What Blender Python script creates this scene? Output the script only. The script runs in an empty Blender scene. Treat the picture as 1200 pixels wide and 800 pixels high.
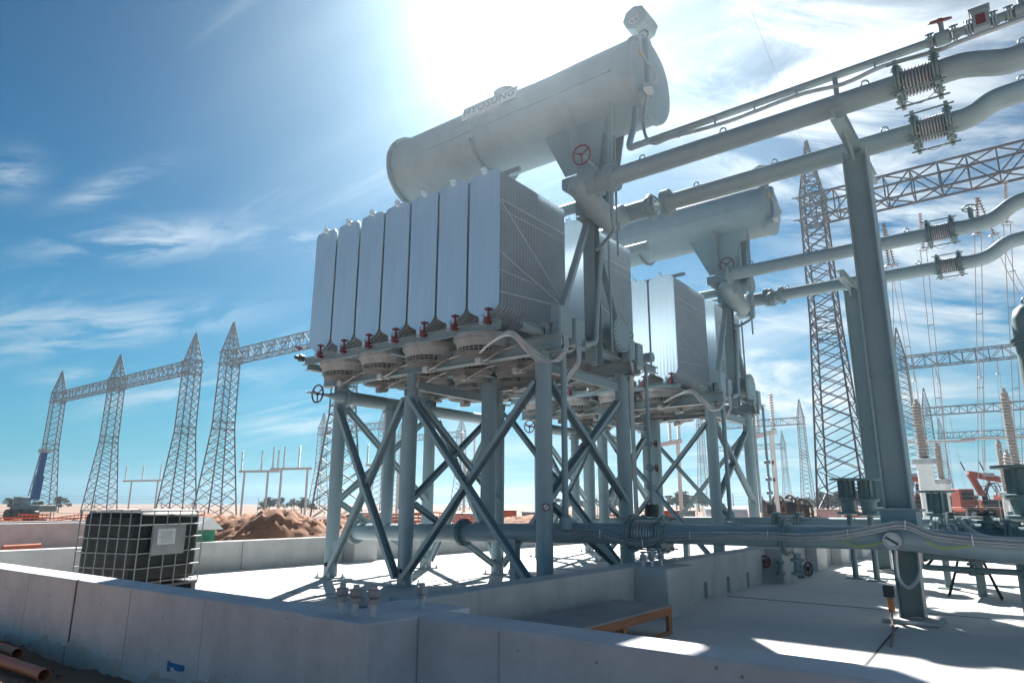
import bpy, math, random
from mathutils import Vector, Matrix
random.seed(7)
R = math.radians
scene = bpy.context.scene
col = scene.collection

# ---------------------------------------------------------------- camera
F_PX, YAW, PITCH, ROLL, CAM_H = 792.0, R(37.6), R(13.5), R(0.2), 1.4
fw = Vector((-math.sin(YAW)*math.cos(PITCH), math.cos(YAW)*math.cos(PITCH), math.sin(PITCH)))
r0 = Vector((math.cos(YAW), math.sin(YAW), 0)); u0 = r0.cross(fw)
rt = r0*math.cos(ROLL) + u0*math.sin(ROLL); up = -r0*math.sin(ROLL) + u0*math.cos(ROLL)
CAM = Vector((0, 0, CAM_H))
cd = bpy.data.cameras.new('camera'); cam = bpy.data.objects.new('camera', cd); col.objects.link(cam)
cd.sensor_width = 36; cd.lens = F_PX/1200*36; cd.clip_start = .05; cd.clip_end = 3000
m = Matrix((rt, up, -fw)).transposed().to_4x4(); m.translation = CAM
cam.matrix_world = m
scene.camera = cam
scene.cycles.max_bounces = 5; scene.cycles.diffuse_bounces = 3; scene.cycles.glossy_bounces = 3; scene.cycles.volume_bounces = 0; scene.cycles.transparent_max_bounces = 4
def ray(x, y): return fw + rt*((x-600)/F_PX) - up*((y-400)/F_PX)
def at_z(x, y, z): d = ray(x, y); return CAM + d*((z-CAM_H)/d.z)
def at_x(x, y, X): d = ray(x, y); return CAM + d*(X/d.x)
def at_y(x, y, Y): d = ray(x, y); return CAM + d*(Y/d.y)
def at_d(x, y, D): d = ray(x, y); return CAM + d*(D/math.hypot(d.x, d.y))

# ---------------------------------------------------------------- sky, sun, exposure
SUN = ray(606, 4).normalized()
world = bpy.data.worlds.new('World'); scene.world = world; world.use_nodes = True
def build_world():
    nt = world.node_tree; nt.nodes.clear(); N = nt.nodes.new; L = nt.links.new
    out = N('ShaderNodeOutputWorld'); bg = N('ShaderNodeBackground'); bg.inputs[1].default_value = .055
    L(bg.outputs[0], out.inputs[0])
    sky = N('ShaderNodeTexSky'); sky.sky_type = 'NISHITA'; sky.sun_disc = False
    sky.sun_elevation = math.asin(SUN.z); sky.sun_rotation = math.atan2(SUN.x, SUN.y)
    sky.air_density = 1.0; sky.dust_density = .25; sky.ozone_density = 4.0; sky.altitude = 100
    tc = N('ShaderNodeTexCoord')
    def math_(op, a, b=None, clamp=False):
        n = N('ShaderNodeMath'); n.operation = op; n.use_clamp = clamp
        for i, v in enumerate((a, b)):
            if v is None: continue
            if isinstance(v, (int, float)): n.inputs[i].default_value = v
            else: L(v, n.inputs[i])
        return n.outputs[0]
    sep = N('ShaderNodeSeparateXYZ'); L(tc.outputs['Generated'], sep.inputs[0])
    zz = math_('ADD', math_('MAXIMUM', sep.outputs[2], 0), .10)
    px_, py_ = math_('DIVIDE', sep.outputs[0], zz), math_('DIVIDE', sep.outputs[1], zz)
    cb = N('ShaderNodeCombineXYZ'); L(px_, cb.inputs[0]); L(py_, cb.inputs[1])
    def layer(rot, scl, scale, detail, lo, hi, dist=1.2, loc=(0, 0, 0)):
        mp = N('ShaderNodeMapping'); mp.inputs['Rotation'].default_value = (0, 0, rot); mp.inputs['Scale'].default_value = scl
        mp.inputs['Location'].default_value = loc
        L(cb.outputs[0], mp.inputs[0])
        nz = N('ShaderNodeTexNoise'); nz.inputs['Scale'].default_value = scale; nz.inputs['Detail'].default_value = detail
        nz.inputs['Roughness'].default_value = .62; nz.inputs['Distortion'].default_value = dist
        L(mp.outputs[0], nz.inputs[0])
        mr = N('ShaderNodeMapRange'); mr.interpolation_type = 'SMOOTHSTEP'
        mr.inputs[1].default_value = lo; mr.inputs[2].default_value = hi
        L(nz.outputs[0], mr.inputs[0]); return mr.outputs[0]
    wisps = layer(R(-48), (.42, 2.6, 1), 1.0, 5, .53, .78, 1.6, (1.3, .4, 0))
    veil = layer(R(-20), (.35, .8, 1), .8, 4, .40, .80, .8, (4, 2, 0))
    # more high cloud towards the right hand (east) side of the sky
    side = N('ShaderNodeMapRange'); side.inputs[1].default_value = -.55; side.inputs[2].default_value = .30
    rd = math_('ADD', math_('MULTIPLY', sep.outputs[0], rt.x), math_('MULTIPLY', sep.outputs[1], rt.y))
    L(rd, side.inputs[0])
    sideS = math_('ADD', math_('MULTIPLY', math_('POWER', side.outputs[0], 1.6), .80), .0)
    cl0 = math_('ADD', math_('MULTIPLY', wisps, math_('ADD', math_('MULTIPLY', side.outputs[0], .35), .12)), math_('MULTIPLY', veil, sideS), True)
    # single cirrus streaks: direction, length, width (radians), tilt
    def fibre(ang, sx, sy, lo, hi, det=7):
        e1 = rt*math.cos(ang) - up*math.sin(ang); e2 = fw.cross(e1); vs_ = []
        for e, k in ((e1, sx), (e2, sy)):
            n = N('ShaderNodeVectorMath'); n.operation = 'DOT_PRODUCT'; L(tc.outputs['Generated'], n.inputs[0]); n.inputs[1].default_value = e; vs_.append(math_('MULTIPLY', n.outputs['Value'], k))
        cv = N('ShaderNodeCombineXYZ'); L(vs_[0], cv.inputs[0]); L(vs_[1], cv.inputs[1])
        nz = N('ShaderNodeTexNoise'); nz.noise_dimensions = '2D'; nz.inputs['Scale'].default_value = 1; nz.inputs['Detail'].default_value = det; nz.inputs['Roughness'].default_value = .62; nz.inputs['Distortion'].default_value = .35; L(cv.outputs[0], nz.inputs[0])
        mr = N('ShaderNodeMapRange'); mr.interpolation_type = 'SMOOTHSTEP'; mr.inputs[1].default_value = lo; mr.inputs[2].default_value = hi; L(nz.outputs[0], mr.inputs[0]); return mr.outputs[0]
    FA, FB = fibre(R(-9), 9, 38, .34, .66), fibre(R(14), 4.5, 15, .36, .68)
    def streak(x, y, ln, wd, ang, k):
        c = ray(x, y).normalized(); e1 = (rt*math.cos(ang) - up*math.sin(ang)); e1 = (e1 - c*e1.dot(c)).normalized(); e2 = c.cross(e1)
        sub = N('ShaderNodeVectorMath'); sub.operation = 'SUBTRACT'; L(tc.outputs['Generated'], sub.inputs[0]); sub.inputs[1].default_value = c
        def dot(e, d):
            n = N('ShaderNodeVectorMath'); n.operation = 'DOT_PRODUCT'; L(sub.outputs[0], n.inputs[0]); n.inputs[1].default_value = e*(F_PX/d); return n.outputs['Value']
        a, b, d3 = dot(e1, ln), dot(e2, wd), dot(c, 330)
        g = math_('POWER', 2.718, math_('MULTIPLY', math_('ADD', math_('MULTIPLY', a, a), math_('ADD', math_('MULTIPLY', b, b), math_('MULTIPLY', d3, d3))), -1))
        return math_('MULTIPLY', g, k)
    gl = gr = 0
    for st in ((165, 283, 75, 17, R(-6), .9), (130, 218, 45, 9, R(-22), .6), (15, 205, 22, 18, R(-30), .5), (90, 374, 140, 18, R(-2), .6), (70, 404, 110, 11, R(-8), .5), (350, 490, 60, 20, R(-8), .8), (215, 455, 90, 14, R(-8), .7), (90, 437, 35, 9, R(-8), .5), (345, 283, 50, 14, R(5), .45)):
        gl = math_('ADD', gl, streak(*st))
    for st in ((1060, 70, 190, 90, R(20), .75), (900, 130, 110, 60, R(30), .5), (1040, 235, 170, 60, R(14), .75), (1150, 372, 130, 30, R(14), .9), (935, 385, 120, 45, R(5), .8), (930, 460, 130, 45, R(4), .75), (1150, 300, 100, 22, R(12), .6), (1090, 500, 140, 30, R(8), .55), (620, 500, 120, 40, R(0), .5)):
        gr = math_('ADD', gr, streak(*st))
    cl = math_('ADD', math_('ADD', math_('MULTIPLY', math_('MULTIPLY', gl, .72), FA), math_('MULTIPLY', gr, FB)), cl0, True)
    # aureole round the sun (thin high cloud scattering)
    dt = N('ShaderNodeVectorMath'); dt.operation = 'DOT_PRODUCT'; L(tc.outputs['Generated'], dt.inputs[0]); dt.inputs[1].default_value = SUN
    d0 = math_('MAXIMUM', dt.outputs['Value'], 0)
    au = math_('ADD', math_('MULTIPLY', math_('POWER', d0, 420), 14), math_('ADD', math_('MULTIPLY', math_('POWER', d0, 150), 4), math_('MULTIPLY', math_('POWER', d0, 24), .3)))
    # cloud brightness rises towards the sun
    cbright = math_('ADD', math_('MULTIPLY', math_('POWER', d0, 5), 3.5), 4.2)
    gm = N('ShaderNodeGamma'); gm.inputs[1].default_value = 1.45; L(sky.outputs[0], gm.inputs[0])
    sat = N('ShaderNodeMix'); sat.data_type = 'RGBA'; sat.blend_type = 'MULTIPLY'; sat.inputs[0].default_value = 1; sat.inputs[7].default_value = (.006, .132, .142, 1)
    L(gm.outputs[0], sat.inputs[6])
    ccol = N('ShaderNodeMix'); ccol.data_type = 'RGBA'; ccol.blend_type = 'MULTIPLY'; ccol.inputs[0].default_value = 1
    ccol.inputs[6].default_value = (.86, .95, 1.0, 1); L(cbright, ccol.inputs[7])
    hz = N('ShaderNodeMix'); hz.data_type = 'RGBA'; hz.inputs[7].default_value = (.6, 2.15, 3.15, 1)      # pale air low down
    L(math_('MULTIPLY', math_('POWER', math_('SUBTRACT', 1, math_('ABSOLUTE', sep.outputs[2]), True), 5), .95), hz.inputs[0]); L(sat.outputs[2], hz.inputs[6])
    mx = N('ShaderNodeMix'); mx.data_type = 'RGBA'; L(cl, mx.inputs[0]); L(hz.outputs[2], mx.inputs[6]); L(ccol.outputs[2], mx.inputs[7])
    ad = N('ShaderNodeMix'); ad.data_type = 'RGBA'; ad.blend_type = 'ADD'; ad.inputs[0].default_value = 1
    L(mx.outputs[2], ad.inputs[6]); L(au, ad.inputs[7])
    L(ad.outputs[2], bg.inputs[0])
build_world()
sl = bpy.data.lights.new('sun', 'SUN'); sl.energy = 4.2; sl.angle = R(.53); sl.color = (1, .965, .92)
so = bpy.data.objects.new('sun', sl); col.objects.link(so); so.location = (0, 0, 40)
so.rotation_euler = SUN.to_track_quat('Z', 'Y').to_euler()
scene.view_settings.view_transform = 'Standard'; scene.view_settings.look = 'None'
scene.view_settings.exposure = 1.78; scene.view_settings.gamma = 1; scene.view_settings.use_curve_mapping = False

# ---------------------------------------------------------------- materials
MATS = {}
def mat(name, c, rough=.5, metal=0., var=.12, scale=3., bump=0., bscale=40., c2=None, stretch=(1, 1, 1), stain=None, spec=.5):
    if name in MATS: return MATS[name]
    M = bpy.data.materials.new(name); M.use_nodes = True; nt = M.node_tree; N = nt.nodes.new; L = nt.links.new
    b = nt.nodes['Principled BSDF']; b.inputs['Roughness'].default_value = rough; b.inputs['Metallic'].default_value = metal
    b.inputs['Specular IOR Level'].default_value = spec
    tc = N('ShaderNodeTexCoord'); mp = N('ShaderNodeMapping'); mp.inputs['Scale'].default_value = stretch
    L(tc.outputs['Object'], mp.inputs[0])
    nz = N('ShaderNodeTexNoise'); nz.inputs['Scale'].default_value = scale; nz.inputs['Detail'].default_value = 8; nz.inputs['Roughness'].default_value = .65
    L(mp.outputs[0], nz.inputs[0])
    mr = N('ShaderNodeMapRange'); mr.inputs[1].default_value = .3; mr.inputs[2].default_value = .7; L(nz.outputs[0], mr.inputs[0])
    mx = N('ShaderNodeMix'); mx.data_type = 'RGBA'; L(mr.outputs[0], mx.inputs[0])
    lo = c2 if c2 else tuple(v*(1-var) for v in c); hi = c if c2 else tuple(min(1, v*(1+var)) for v in c)
    mx.inputs[6].default_value = (*lo, 1); mx.inputs[7].default_value = (*hi, 1)
    last = mx.outputs[2]
    if stain:
        sc_, lo_, hi_, colr, st = stain
        mp2 = N('ShaderNodeMapping'); mp2.inputs['Scale'].default_value = st; L(tc.outputs['Object'], mp2.inputs[0])
        n2 = N('ShaderNodeTexNoise'); n2.inputs['Scale'].default_value = sc_; n2.inputs['Detail'].default_value = 10; n2.inputs['Roughness'].default_value = .7
        L(mp2.outputs[0], n2.inputs[0])
        r2 = N('ShaderNodeMapRange'); r2.inputs[1].default_value = lo_; r2.inputs[2].default_value = hi_; L(n2.outputs[0], r2.inputs[0])
        m2 = N('ShaderNodeMix'); m2.data_type = 'RGBA'; L(r2.outputs[0], m2.inputs[0]); L(last, m2.inputs[6]); m2.inputs[7].default_value = (*colr, 1)
        last = m2.outputs[2]
    if 'concrete' in name:
        vo = N('ShaderNodeTexVoronoi'); vo.inputs['Scale'].default_value = 7; vo.inputs['Randomness'].default_value = 1; L(tc.outputs['Object'], vo.inputs['Vector'])
        sz = N('ShaderNodeSeparateColor'); L(vo.outputs['Color'], sz.inputs[0])
        th_ = N('ShaderNodeMath'); th_.operation = 'MULTIPLY'; L(sz.outputs[0], th_.inputs[0]); th_.inputs[1].default_value = .085
        lt = N('ShaderNodeMath'); lt.operation = 'LESS_THAN'; L(vo.outputs['Distance'], lt.inputs[0]); L(th_.outputs[0], lt.inputs[1])
        lk = N('ShaderNodeMath'); lk.operation = 'MULTIPLY'; L(lt.outputs[0], lk.inputs[0]); lk.inputs[1].default_value = .55
        m3 = N('ShaderNodeMix'); m3.data_type = 'RGBA'; L(lk.outputs[0], m3.inputs[0]); L(last, m3.inputs[6]); m3.inputs[7].default_value = (.12, .115, .115, 1); last = m3.outputs[2]
    L(last, b.inputs['Base Color'])
    rr = N('ShaderNodeMapRange'); rr.inputs[3].default_value = max(.05, rough-.08); rr.inputs[4].default_value = min(1, rough+.1); L(nz.outputs[0], rr.inputs[0]); L(rr.outputs[0], b.inputs['Roughness'])
    if bump:
        nb = N('ShaderNodeTexNoise'); nb.inputs['Scale'].default_value = bscale; nb.inputs['Detail'].default_value = 6; L(mp.outputs[0], nb.inputs[0])
        bp = N('ShaderNodeBump'); bp.inputs['Strength'].default_value = bump; bp.inputs['Distance'].default_value = .02; L(nb.outputs[0], bp.inputs['Height']); L(bp.outputs[0], b.inputs['Normal'])
    MATS[name] = M; return M
PAINT = mat('grey_green_paint', (.25, .335, .365), .40, 0, .09, 2.5, .05, 25, stain=(4.0, .62, .82, (.25, .285, .285), (2.5, 2.5, .25)))
PAINTD = mat('dark_green_paint', (.15, .22, .23), .45, 0, .15, 2.5, .05, 30)
GALV = mat('galvanised_panel', (.77, .89, .98), .42, .74, .05, 1.3, 0, 8, stretch=(9, 9, .35), stain=(1.0, .55, .85, (.78, .78, .78), (2, 2, .6)))
FIN = mat('radiator_fin', (.56, .65, .71), .45, .3, .08, 2, .03, 8)
STEEL = mat('galvanised_steel', (.46, .48, .50), .45, .7, .15, 1.2)
LATT = mat('lattice_steel', (.11, .125, .15), .6, .1, .15, .8)
DARK = mat('dark_metal', (.05, .055, .06), .5, .3)
BLACK = mat('black_plastic', (.008, .012, .011), .5, 0, .2, 4, spec=.25)
RED = mat('red_enamel', (.17, .03, .036), .4, 0, .15, 9)
WHITE = mat('white_enamel', (.72, .73, .72), .4, 0, .06, 2)
FANW = mat('fan_wire', (.36, .36, .355), .5, .2, .2, 4)
MOTOR = mat('motor_grey', (.55, .57, .56), .45, 0, .1, 4)
CONDUIT = mat('silver_conduit', (.48, .48, .48), .35, .5, .12, 6)
CONC = mat('wall_concrete', (.60, .59, .61), .85, 0, .14, 2.2, .25, 60, stain=(1.1, .58, .80, (.46, .455, .47), (1.6, 1.6, .5)))
CONC2 = mat('wall_concrete_aged', (.46, .465, .46), .85, 0, .16, 2.0, .25, 60, stain=(1.6, .56, .78, (.33, .325, .315), (2, 2, .4)))
SLAB = mat('slab_concrete', (.56, .555, .54), .8, 0, .08, .9, .12, 50, stain=(.9, .50, .74, (.43, .425, .41), (1, 1, 1)))
JOINT = mat('joint_filler', (.10, .10, .10), .9)
RUSTJ = mat('rusty_joint', (.22, .10, .05), .9, 0, .3, 14, c2=(.06, .055, .055))
WOOD = mat('plywood_edge', (.34, .15, .075), .8, 0, .25, 3, .2, 30, stretch=(8, .7, 8))
PLY = mat('plywood_top', (.27, .275, .28), .85, 0, .2, 2.5, .15, 30, stain=(1.4, .55, .75, (.36, .27, .22), (1, 1, 1)))
SAND = mat('sandy_ground', (.25, .155, .105), .95, 0, .22, .35, .6, 12, stain=(.05, .5, .7, (.20, .14, .10), (1, 1, 1)))
DIRT = mat('red_dirt', (.31, .15, .088), .95, 0, .3, 1.3, .9, 6, stain=(4, .55, .7, (.20, .10, .06), (1, 1, 1)))
PVC = mat('orange_pvc', (.52, .17, .09), .45, 0, .1, 3)
MESHO = mat('orange_mesh', (.75, .13, .03), .6, 0, .25, 3)
MACH = mat('orange_machine', (.45, .085, .028), .45, 0, .15, 1.5)
BLUEC = mat('crane_blue', (.03, .10, .28), .4, 0, .1, 1)
CERAM = mat('brown_porcelain', (.20, .12, .09), .3, 0, .1, 3)
GREYINS = mat('grey_porcelain', (.42, .385, .365), .4, 0, .1, 3)
GLASSD = mat('gauge_glass', (.6, .6, .58), .2, 0, .05, 3)
LEAF = mat('far_foliage', (.055, .075, .04), .9, 0, .35, .5)
BARK = mat('far_bark', (.09, .07, .05), .9)
REEL = mat('reel_timber', (.16, .12, .09), .85, 0, .25, 4)
YEL = mat('yellow_green_wire', (.35, .45, .06), .5)
GREENP = mat('green_paint', (.02, .22, .12), .5)
BLUEP = mat('blue_spray', (.02, .17, .42), .8, 0, .2, 12)
TEXTB = mat('lettering_blue', (.20, .27, .33), .5)
PLATE = mat('nameplate_white', (.50, .55, .57), .5, 0, .04, 2)
ORNG = mat('ratchet_orange', (.6, .22, .06), .6)
CLOTH = mat('grey_bag', (.06, .07, .085), .8, 0, .2, 8, .4, 20)

# ---------------------------------------------------------------- mesh helpers
class MB:
    def __init__(s): s.v = []; s.f = []
    def add(s, vs, fs):
        n = len(s.v); s.v += [Vector(v) for v in vs]; s.f += [tuple(i+n for i in f) for f in fs]; return s
    def box(s, c, d, rz=0):
        c = Vector(c); h = Vector(d)/2; q = Matrix.Rotation(rz, 3, 'Z')
        vs = [c + q @ Vector((sx*h.x, sy*h.y, sz*h.z)) for sx in (-1, 1) for sy in (-1, 1) for sz in (-1, 1)]
        return s.add(vs, [(0, 1, 3, 2), (4, 6, 7, 5), (0, 4, 5, 1), (2, 3, 7, 6), (0, 2, 6, 4), (1, 5, 7, 3)])
    def span(s, a, b):
        a, b = Vector(a), Vector(b); return s.box((a+b)/2, [abs(b[i]-a[i]) for i in range(3)])
    def frame(s, d, hint=(0, 0, 1)):
        d = Vector(d).normalized(); h = Vector(hint)
        if abs(d.dot(h.normalized())) > .97: h = Vector((1, 0, 0)) if abs(d.x) < .9 else Vector((0, 1, 0))
        a = h.cross(d).normalized(); b = d.cross(a).normalized(); return a, b
    def beam(s, p, q, w, h, hint=(0, 0, 1), off=(0, 0)):
        p, q = Vector(p), Vector(q); a, b = s.frame(q-p, hint); o = a*off[0] + b*off[1]
        vs = [e + o + a*(x*w/2) + b*(y*h/2) for e in (p, q) for x, y in ((-1, -1), (1, -1), (1, 1), (-1, 1))]
        return s.add(vs, [(0, 3, 2, 1), (4, 5, 6, 7), (0, 1, 5, 4), (1, 2, 6, 5), (2, 3, 7, 6), (3, 0, 4, 7)])
    def ibeam(s, p, q, w, h, t=.012, hint=(0, 0, 1)):
        s.beam(p, q, w, t, hint, (0, h/2)); s.beam(p, q, w, t, hint, (0, -h/2)); s.beam(p, q, t, h-t-.002, hint); return s
    def chan(s, p, q, w, h, t=.012, hint=(0, 0, 1)):
        s.beam(p, q, t, h, hint, (w/2, 0)); s.beam(p, q, w-t, t, hint, (-.001, h/2-t/2)); s.beam(p, q, w-t, t, hint, (-.001, -h/2+t/2)); return s
    def cyl(s, p, q, r, r2=None, n=16, caps=True):
        p, q = Vector(p), Vector(q); r2 = r if r2 is None else r2; a, b = s.frame(q-p)
        vs = []; 
        for e, rr in ((p, r), (q, r2)):
            vs += [e + (a*math.cos(2*math.pi*i/n) + b*math.sin(2*math.pi*i/n))*rr for i in range(n)]
        fs = [(i, (i+1) % n, n+(i+1) % n, n+i) for i in range(n)]
        if caps: fs += [tuple(reversed(range(n))), tuple(range(n, 2*n))]
        return s.add(vs, fs)
    def lathe(s, p, d, prof, n=16, caps=True):       # prof: (along, radius)
        p = Vector(p); d = Vector(d).normalized(); a, b = s.frame(d); vs = []; fs = []
        for (t, rr) in prof: vs += [p + d*t + (a*math.cos(2*math.pi*i/n) + b*math.sin(2*math.pi*i/n))*rr for i in range(n)]
        for k in range(len(prof)-1): fs += [(k*n+i, k*n+(i+1) % n, (k+1)*n+(i+1) % n, (k+1)*n+i) for i in range(n)]
        if caps: fs += [tuple(reversed(range(n))), tuple(range((len(prof)-1)*n, len(prof)*n))]
        return s.add(vs, fs)
    def tube(s, pts, r, n=8, sub=0):
        pts = [Vector(p) for p in pts]
        if sub: pts = smooth(pts, sub)
        a = None; vs = []; fs = []
        for i, p in enumerate(pts):
            d = (pts[min(i+1, len(pts)-1)] - pts[max(i-1, 0)]).normalized()
            if a is None: a, b = s.frame(d)
            a = (a - d*a.dot(d)).normalized(); b = d.cross(a)
            vs += [p + (a*math.cos(2*math.pi*k/n) + b*math.sin(2*math.pi*k/n))*r for k in range(n)]
        for i in range(len(pts)-1): fs += [(i*n+k, i*n+(k+1) % n, (i+1)*n+(k+1) % n, (i+1)*n+k) for k in range(n)]
        fs += [tuple(reversed(range(n))), tuple(range((len(pts)-1)*n, len(pts)*n))]
        return s.add(vs, fs)
    def torus(s, c, axis, R_, r, n=24, k=6):
        c = Vector(c); a, b = s.frame(axis); d = Vector(axis).normalized(); vs = []; fs = []
        for i in range(n):
            t = 2*math.pi*i/n; o = a*math.cos(t) + b*math.sin(t)
            vs += [c + o*(R_ + r*math.cos(2*math.pi*j/k)) + d*(r*math.sin(2*math.pi*j/k)) for j in range(k)]
        for i in range(n): fs += [(i*k+j, ((i+1) % n)*k+j, ((i+1) % n)*k+(j+1) % k, i*k+(j+1) % k) for j in range(k)]
        return s.add(vs, fs)
    def poly(s, pts, off):                            # extruded polygon
        pts = [Vector(p) for p in pts]; o = Vector(off); n = len(pts)
        return s.add(pts + [p+o for p in pts], [tuple(range(n)), tuple(reversed(range(n, 2*n)))] + [(i, n+i, n+(i+1) % n, (i+1) % n) for i in range(n)])
    def wheel(s, c, axis, r, t=.016, spokes=3, n=24):
        c = Vector(c); s.torus(c, axis, r, t, n, 6); a, b = s.frame(axis)
        for i in range(spokes):
            ang = 2*math.pi*i/spokes + .5; s.cyl(c, c + (a*math.cos(ang) + b*math.sin(ang))*r, t*.8, n=6)
        s.cyl(c - Vector(axis).normalized()*.04, c + Vector(axis).normalized()*.03, t*1.8, n=8); return s
    def flange(s, c, axis, r, t=.03, bolts=10, gap=True):
        c = Vector(c); d = Vector(axis).normalized(); a, b = s.frame(d)
        if gap: s.cyl(c - d*(t+.004), c - d*.004, r, n=20); s.cyl(c + d*.004, c + d*(t+.004), r, n=20)
        else: s.cyl(c - d*t/2, c + d*t/2, r, n=20)
        for i in range(bolts):
            o = (a*math.cos(2*math.pi*i/bolts) + b*math.sin(2*math.pi*i/bolts))*(r*.86); s.cyl(c+o-d*(t+.03), c+o+d*(t+.03), .011, n=6)
        return s
    def build(s, name, material, parent=None, smooth=True, bevel=0):
        me = bpy.data.meshes.new(name); o0 = origin(parent) if parent else Vector((0, 0, 0))
        me.from_pydata([v-o0 for v in s.v], [], s.f); me.validate(); me.update()
        me.materials.append(material)
        import bmesh
        bm = bmesh.new(); bm.from_mesh(me); bmesh.ops.recalc_face_normals(bm, faces=bm.faces[:]); bm.to_mesh(me); bm.free()
        if smooth:
            for p in me.polygons: p.use_smooth = True
            me.set_sharp_from_angle(angle=R(38))
        o = bpy.data.objects.new(name, me); col.objects.link(o)
        if parent: o.parent = parent
        if bevel:
            bv = o.modifiers.new('bevel', 'BEVEL'); bv.width = bevel; bv.segments = 2; bv.limit_method = 'ANGLE'; bv.angle_limit = R(40)
        return o
def smooth(pts, sub):
    out = []; n = len(pts)
    for i in range(n-1):
        p0, p1, p2, p3 = pts[max(i-1, 0)], pts[i], pts[i+1], pts[min(i+2, n-1)]
        for k in range(sub):
            t = k/sub; out.append(.5*((2*p1) + (p2-p0)*t + (2*p0-5*p1+4*p2-p3)*t*t + (3*p1-p0-3*p2+p3)*t**3))
    out.append(pts[-1]); return out
ORI = {}
def origin(o):
    while o.parent: o = o.parent
    return ORI.get(o.name, Vector((0, 0, 0)))
def thing(name, label, cat, loc=(0, 0, 0), group=None):
    o = bpy.data.objects.new(name, None); col.objects.link(o); o.location = loc; o.empty_display_size = .2
    ORI[o.name] = Vector(loc); return tag(o, label, cat, group)
def tag(o, label, cat, group=None):
    o['label'] = label; o['category'] = cat
    if group: o['group'] = group
    return o
def structure(o): o['kind'] = 'structure'; return o
def copy_tree(o, parent=None):
    c = o.copy(); col.objects.link(c); c.parent = parent
    for ch in o.children: copy_tree(ch, c)
    return c

# ================================================================= ground and slab
def ground():
    mb = MB(); n = 60
    xs = [-900, -300, -150, -80, -50, -35] + [-25+i*1.0 for i in range(0, 12)] + [-12.8+i*.07 for i in range(125)] + [-3+i for i in range(0, 8)] + [8, 14, 25, 60, 150, 400, 900]
    ys = [-60, -10] + [-2+i*.5 for i in range(0, 6)] + [1.1+i*.07 for i in range(34)] + [4, 5, 6, 9, 14, 22, 35, 60, 120, 250, 500, 1200]
    vs = []
    for y in ys:
        for x in xs:
            z = -.22
            if -26 < x < 8 and -2.5 < y < 4: z += .035*math.sin(x*2.1+y)*math.sin(y*2.7-x*.6) + random.uniform(-.014, .014) + .02*max(0, math.sin(x*9.3+y*4)*math.sin(y*11-x*5.1)) + max(0, y-2.7)*.03
            vs.append((x, y, z))
    w = len(xs); fs = [(j*w+i, j*w+i+1, (j+1)*w+i+1, (j+1)*w+i) for j in range(len(ys)-1) for i in range(w-1)]
    mb.add(vs, fs); structure(mb.build('ground', SAND))
    s = structure(MB().span((-14.0, 3.45, -.5), (14, 28, 0)).build('pavement', SLAB, smooth=False))
    for a, b in (((-13.9, 7.0), (-4.8, 7.0)), ((-13.9, 9.6), (-4.8, 9.6)), ((-13.9, 13.2), (-4.8, 13.2)), ((-1.35, 3.9), (-1.6, 9.6)), ((-4.2, 11), (13, 11)), ((-9.2, 3.6), (-9.2, 20))):
        MB().beam((*a, .003), (*b, .003), .022, .004).build('joint', JOINT, s, False)
    # saw-cut strap lying on the slab towards the column
    return s
ground()

# ================================================================= concrete walls
WZ = .6
def wall(label, a, b, th, z0=-.5, z1=WZ, m_=CONC, extra=None, bevel=.018):
    a, b = Vector((*a, 0)), Vector((*b, 0)); t = thing('concrete_wall', label, 'wall', ((a+b)/2).to_tuple())
    MB().beam(a+Vector((0, 0, (z0+z1)/2)), b+Vector((0, 0, (z0+z1)/2)), th, z1-z0).build('wall_panel', m_, t, False, bevel)
    return t
# near wall, front faces at y ~3.0 .. 3.3
def near_y(x): return 3.33 + (x+4.5)*.058*.62
xj = -8.30
def nw(x0, x1, th=.34):
    a = (x0, near_y(x0)+th/2); b = (x1, near_y(x1)+th/2); return a, b
w1 = wall('leftmost panel of the near concrete wall, beyond its dark rusty joint', *nw(-24, xj-.016), .34)
w2 = wall('near concrete wall panel with a blue paint mark, between rusty joint and corner block', *nw(xj+.016, -4.52), .34)
MB().beam((xj, near_y(xj)+.03, -.5), (xj, near_y(xj)+.03, WZ-.012), .05, .034, (1, 0, 0)).build('joint_strip', RUSTJ, w1, False)
MB().beam((xj, near_y(xj)+.02, WZ-.010), (xj, near_y(xj)+.34, WZ-.010), .034, .02).build('joint_strip', RUSTJ, w1, False)
for fx in (-7.12,):
    MB().box((fx, near_y(fx)-.0015, .05), (.010, .005, 1.06)).build('form_seam', CONC2, w2, False)
# blue spray mark near the wall foot
bp = at_y(205, 781, near_y(-6.1)-.004); by = near_y(bp.x)-.003
mk = MB()
for dx, dz, ww, hh in ((0, .01, .17, .035), (-.10, -.005, .05, .085), (.05, -.012, .12, .028), (.12, .006, .06, .045)):
    mk.box((bp.x+dx, near_y(bp.x+dx)-.002, bp.z+dz), (ww, .003, hh))
mk.build('paint_mark', BLUEP, w2, False)
def near_marks(parent, xs_, yf):
    for fx in xs_: MB().box((fx, yf(fx)-.001, .05), (.008, .004, 1.07)).build('form_seam', CONC2, parent, False)
def tie_holes(parent, xs_, yf):
    for fx in xs_:
        for z in (.08, .40): MB().cyl((fx, yf(fx)-.003, z), (fx, yf(fx)+.01, z), .012, n=10).build('tie_hole', MATS['wall_concrete_aged'], parent)
near_marks(w2, (-5.85,), near_y); near_marks(w1, (-9.5, -10.7), near_y)
tie_holes(w2, (-7.7, -6.5, -5.3), near_y); tie_holes(w1, (-8.9, -10.1, -11.3), near_y)
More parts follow.
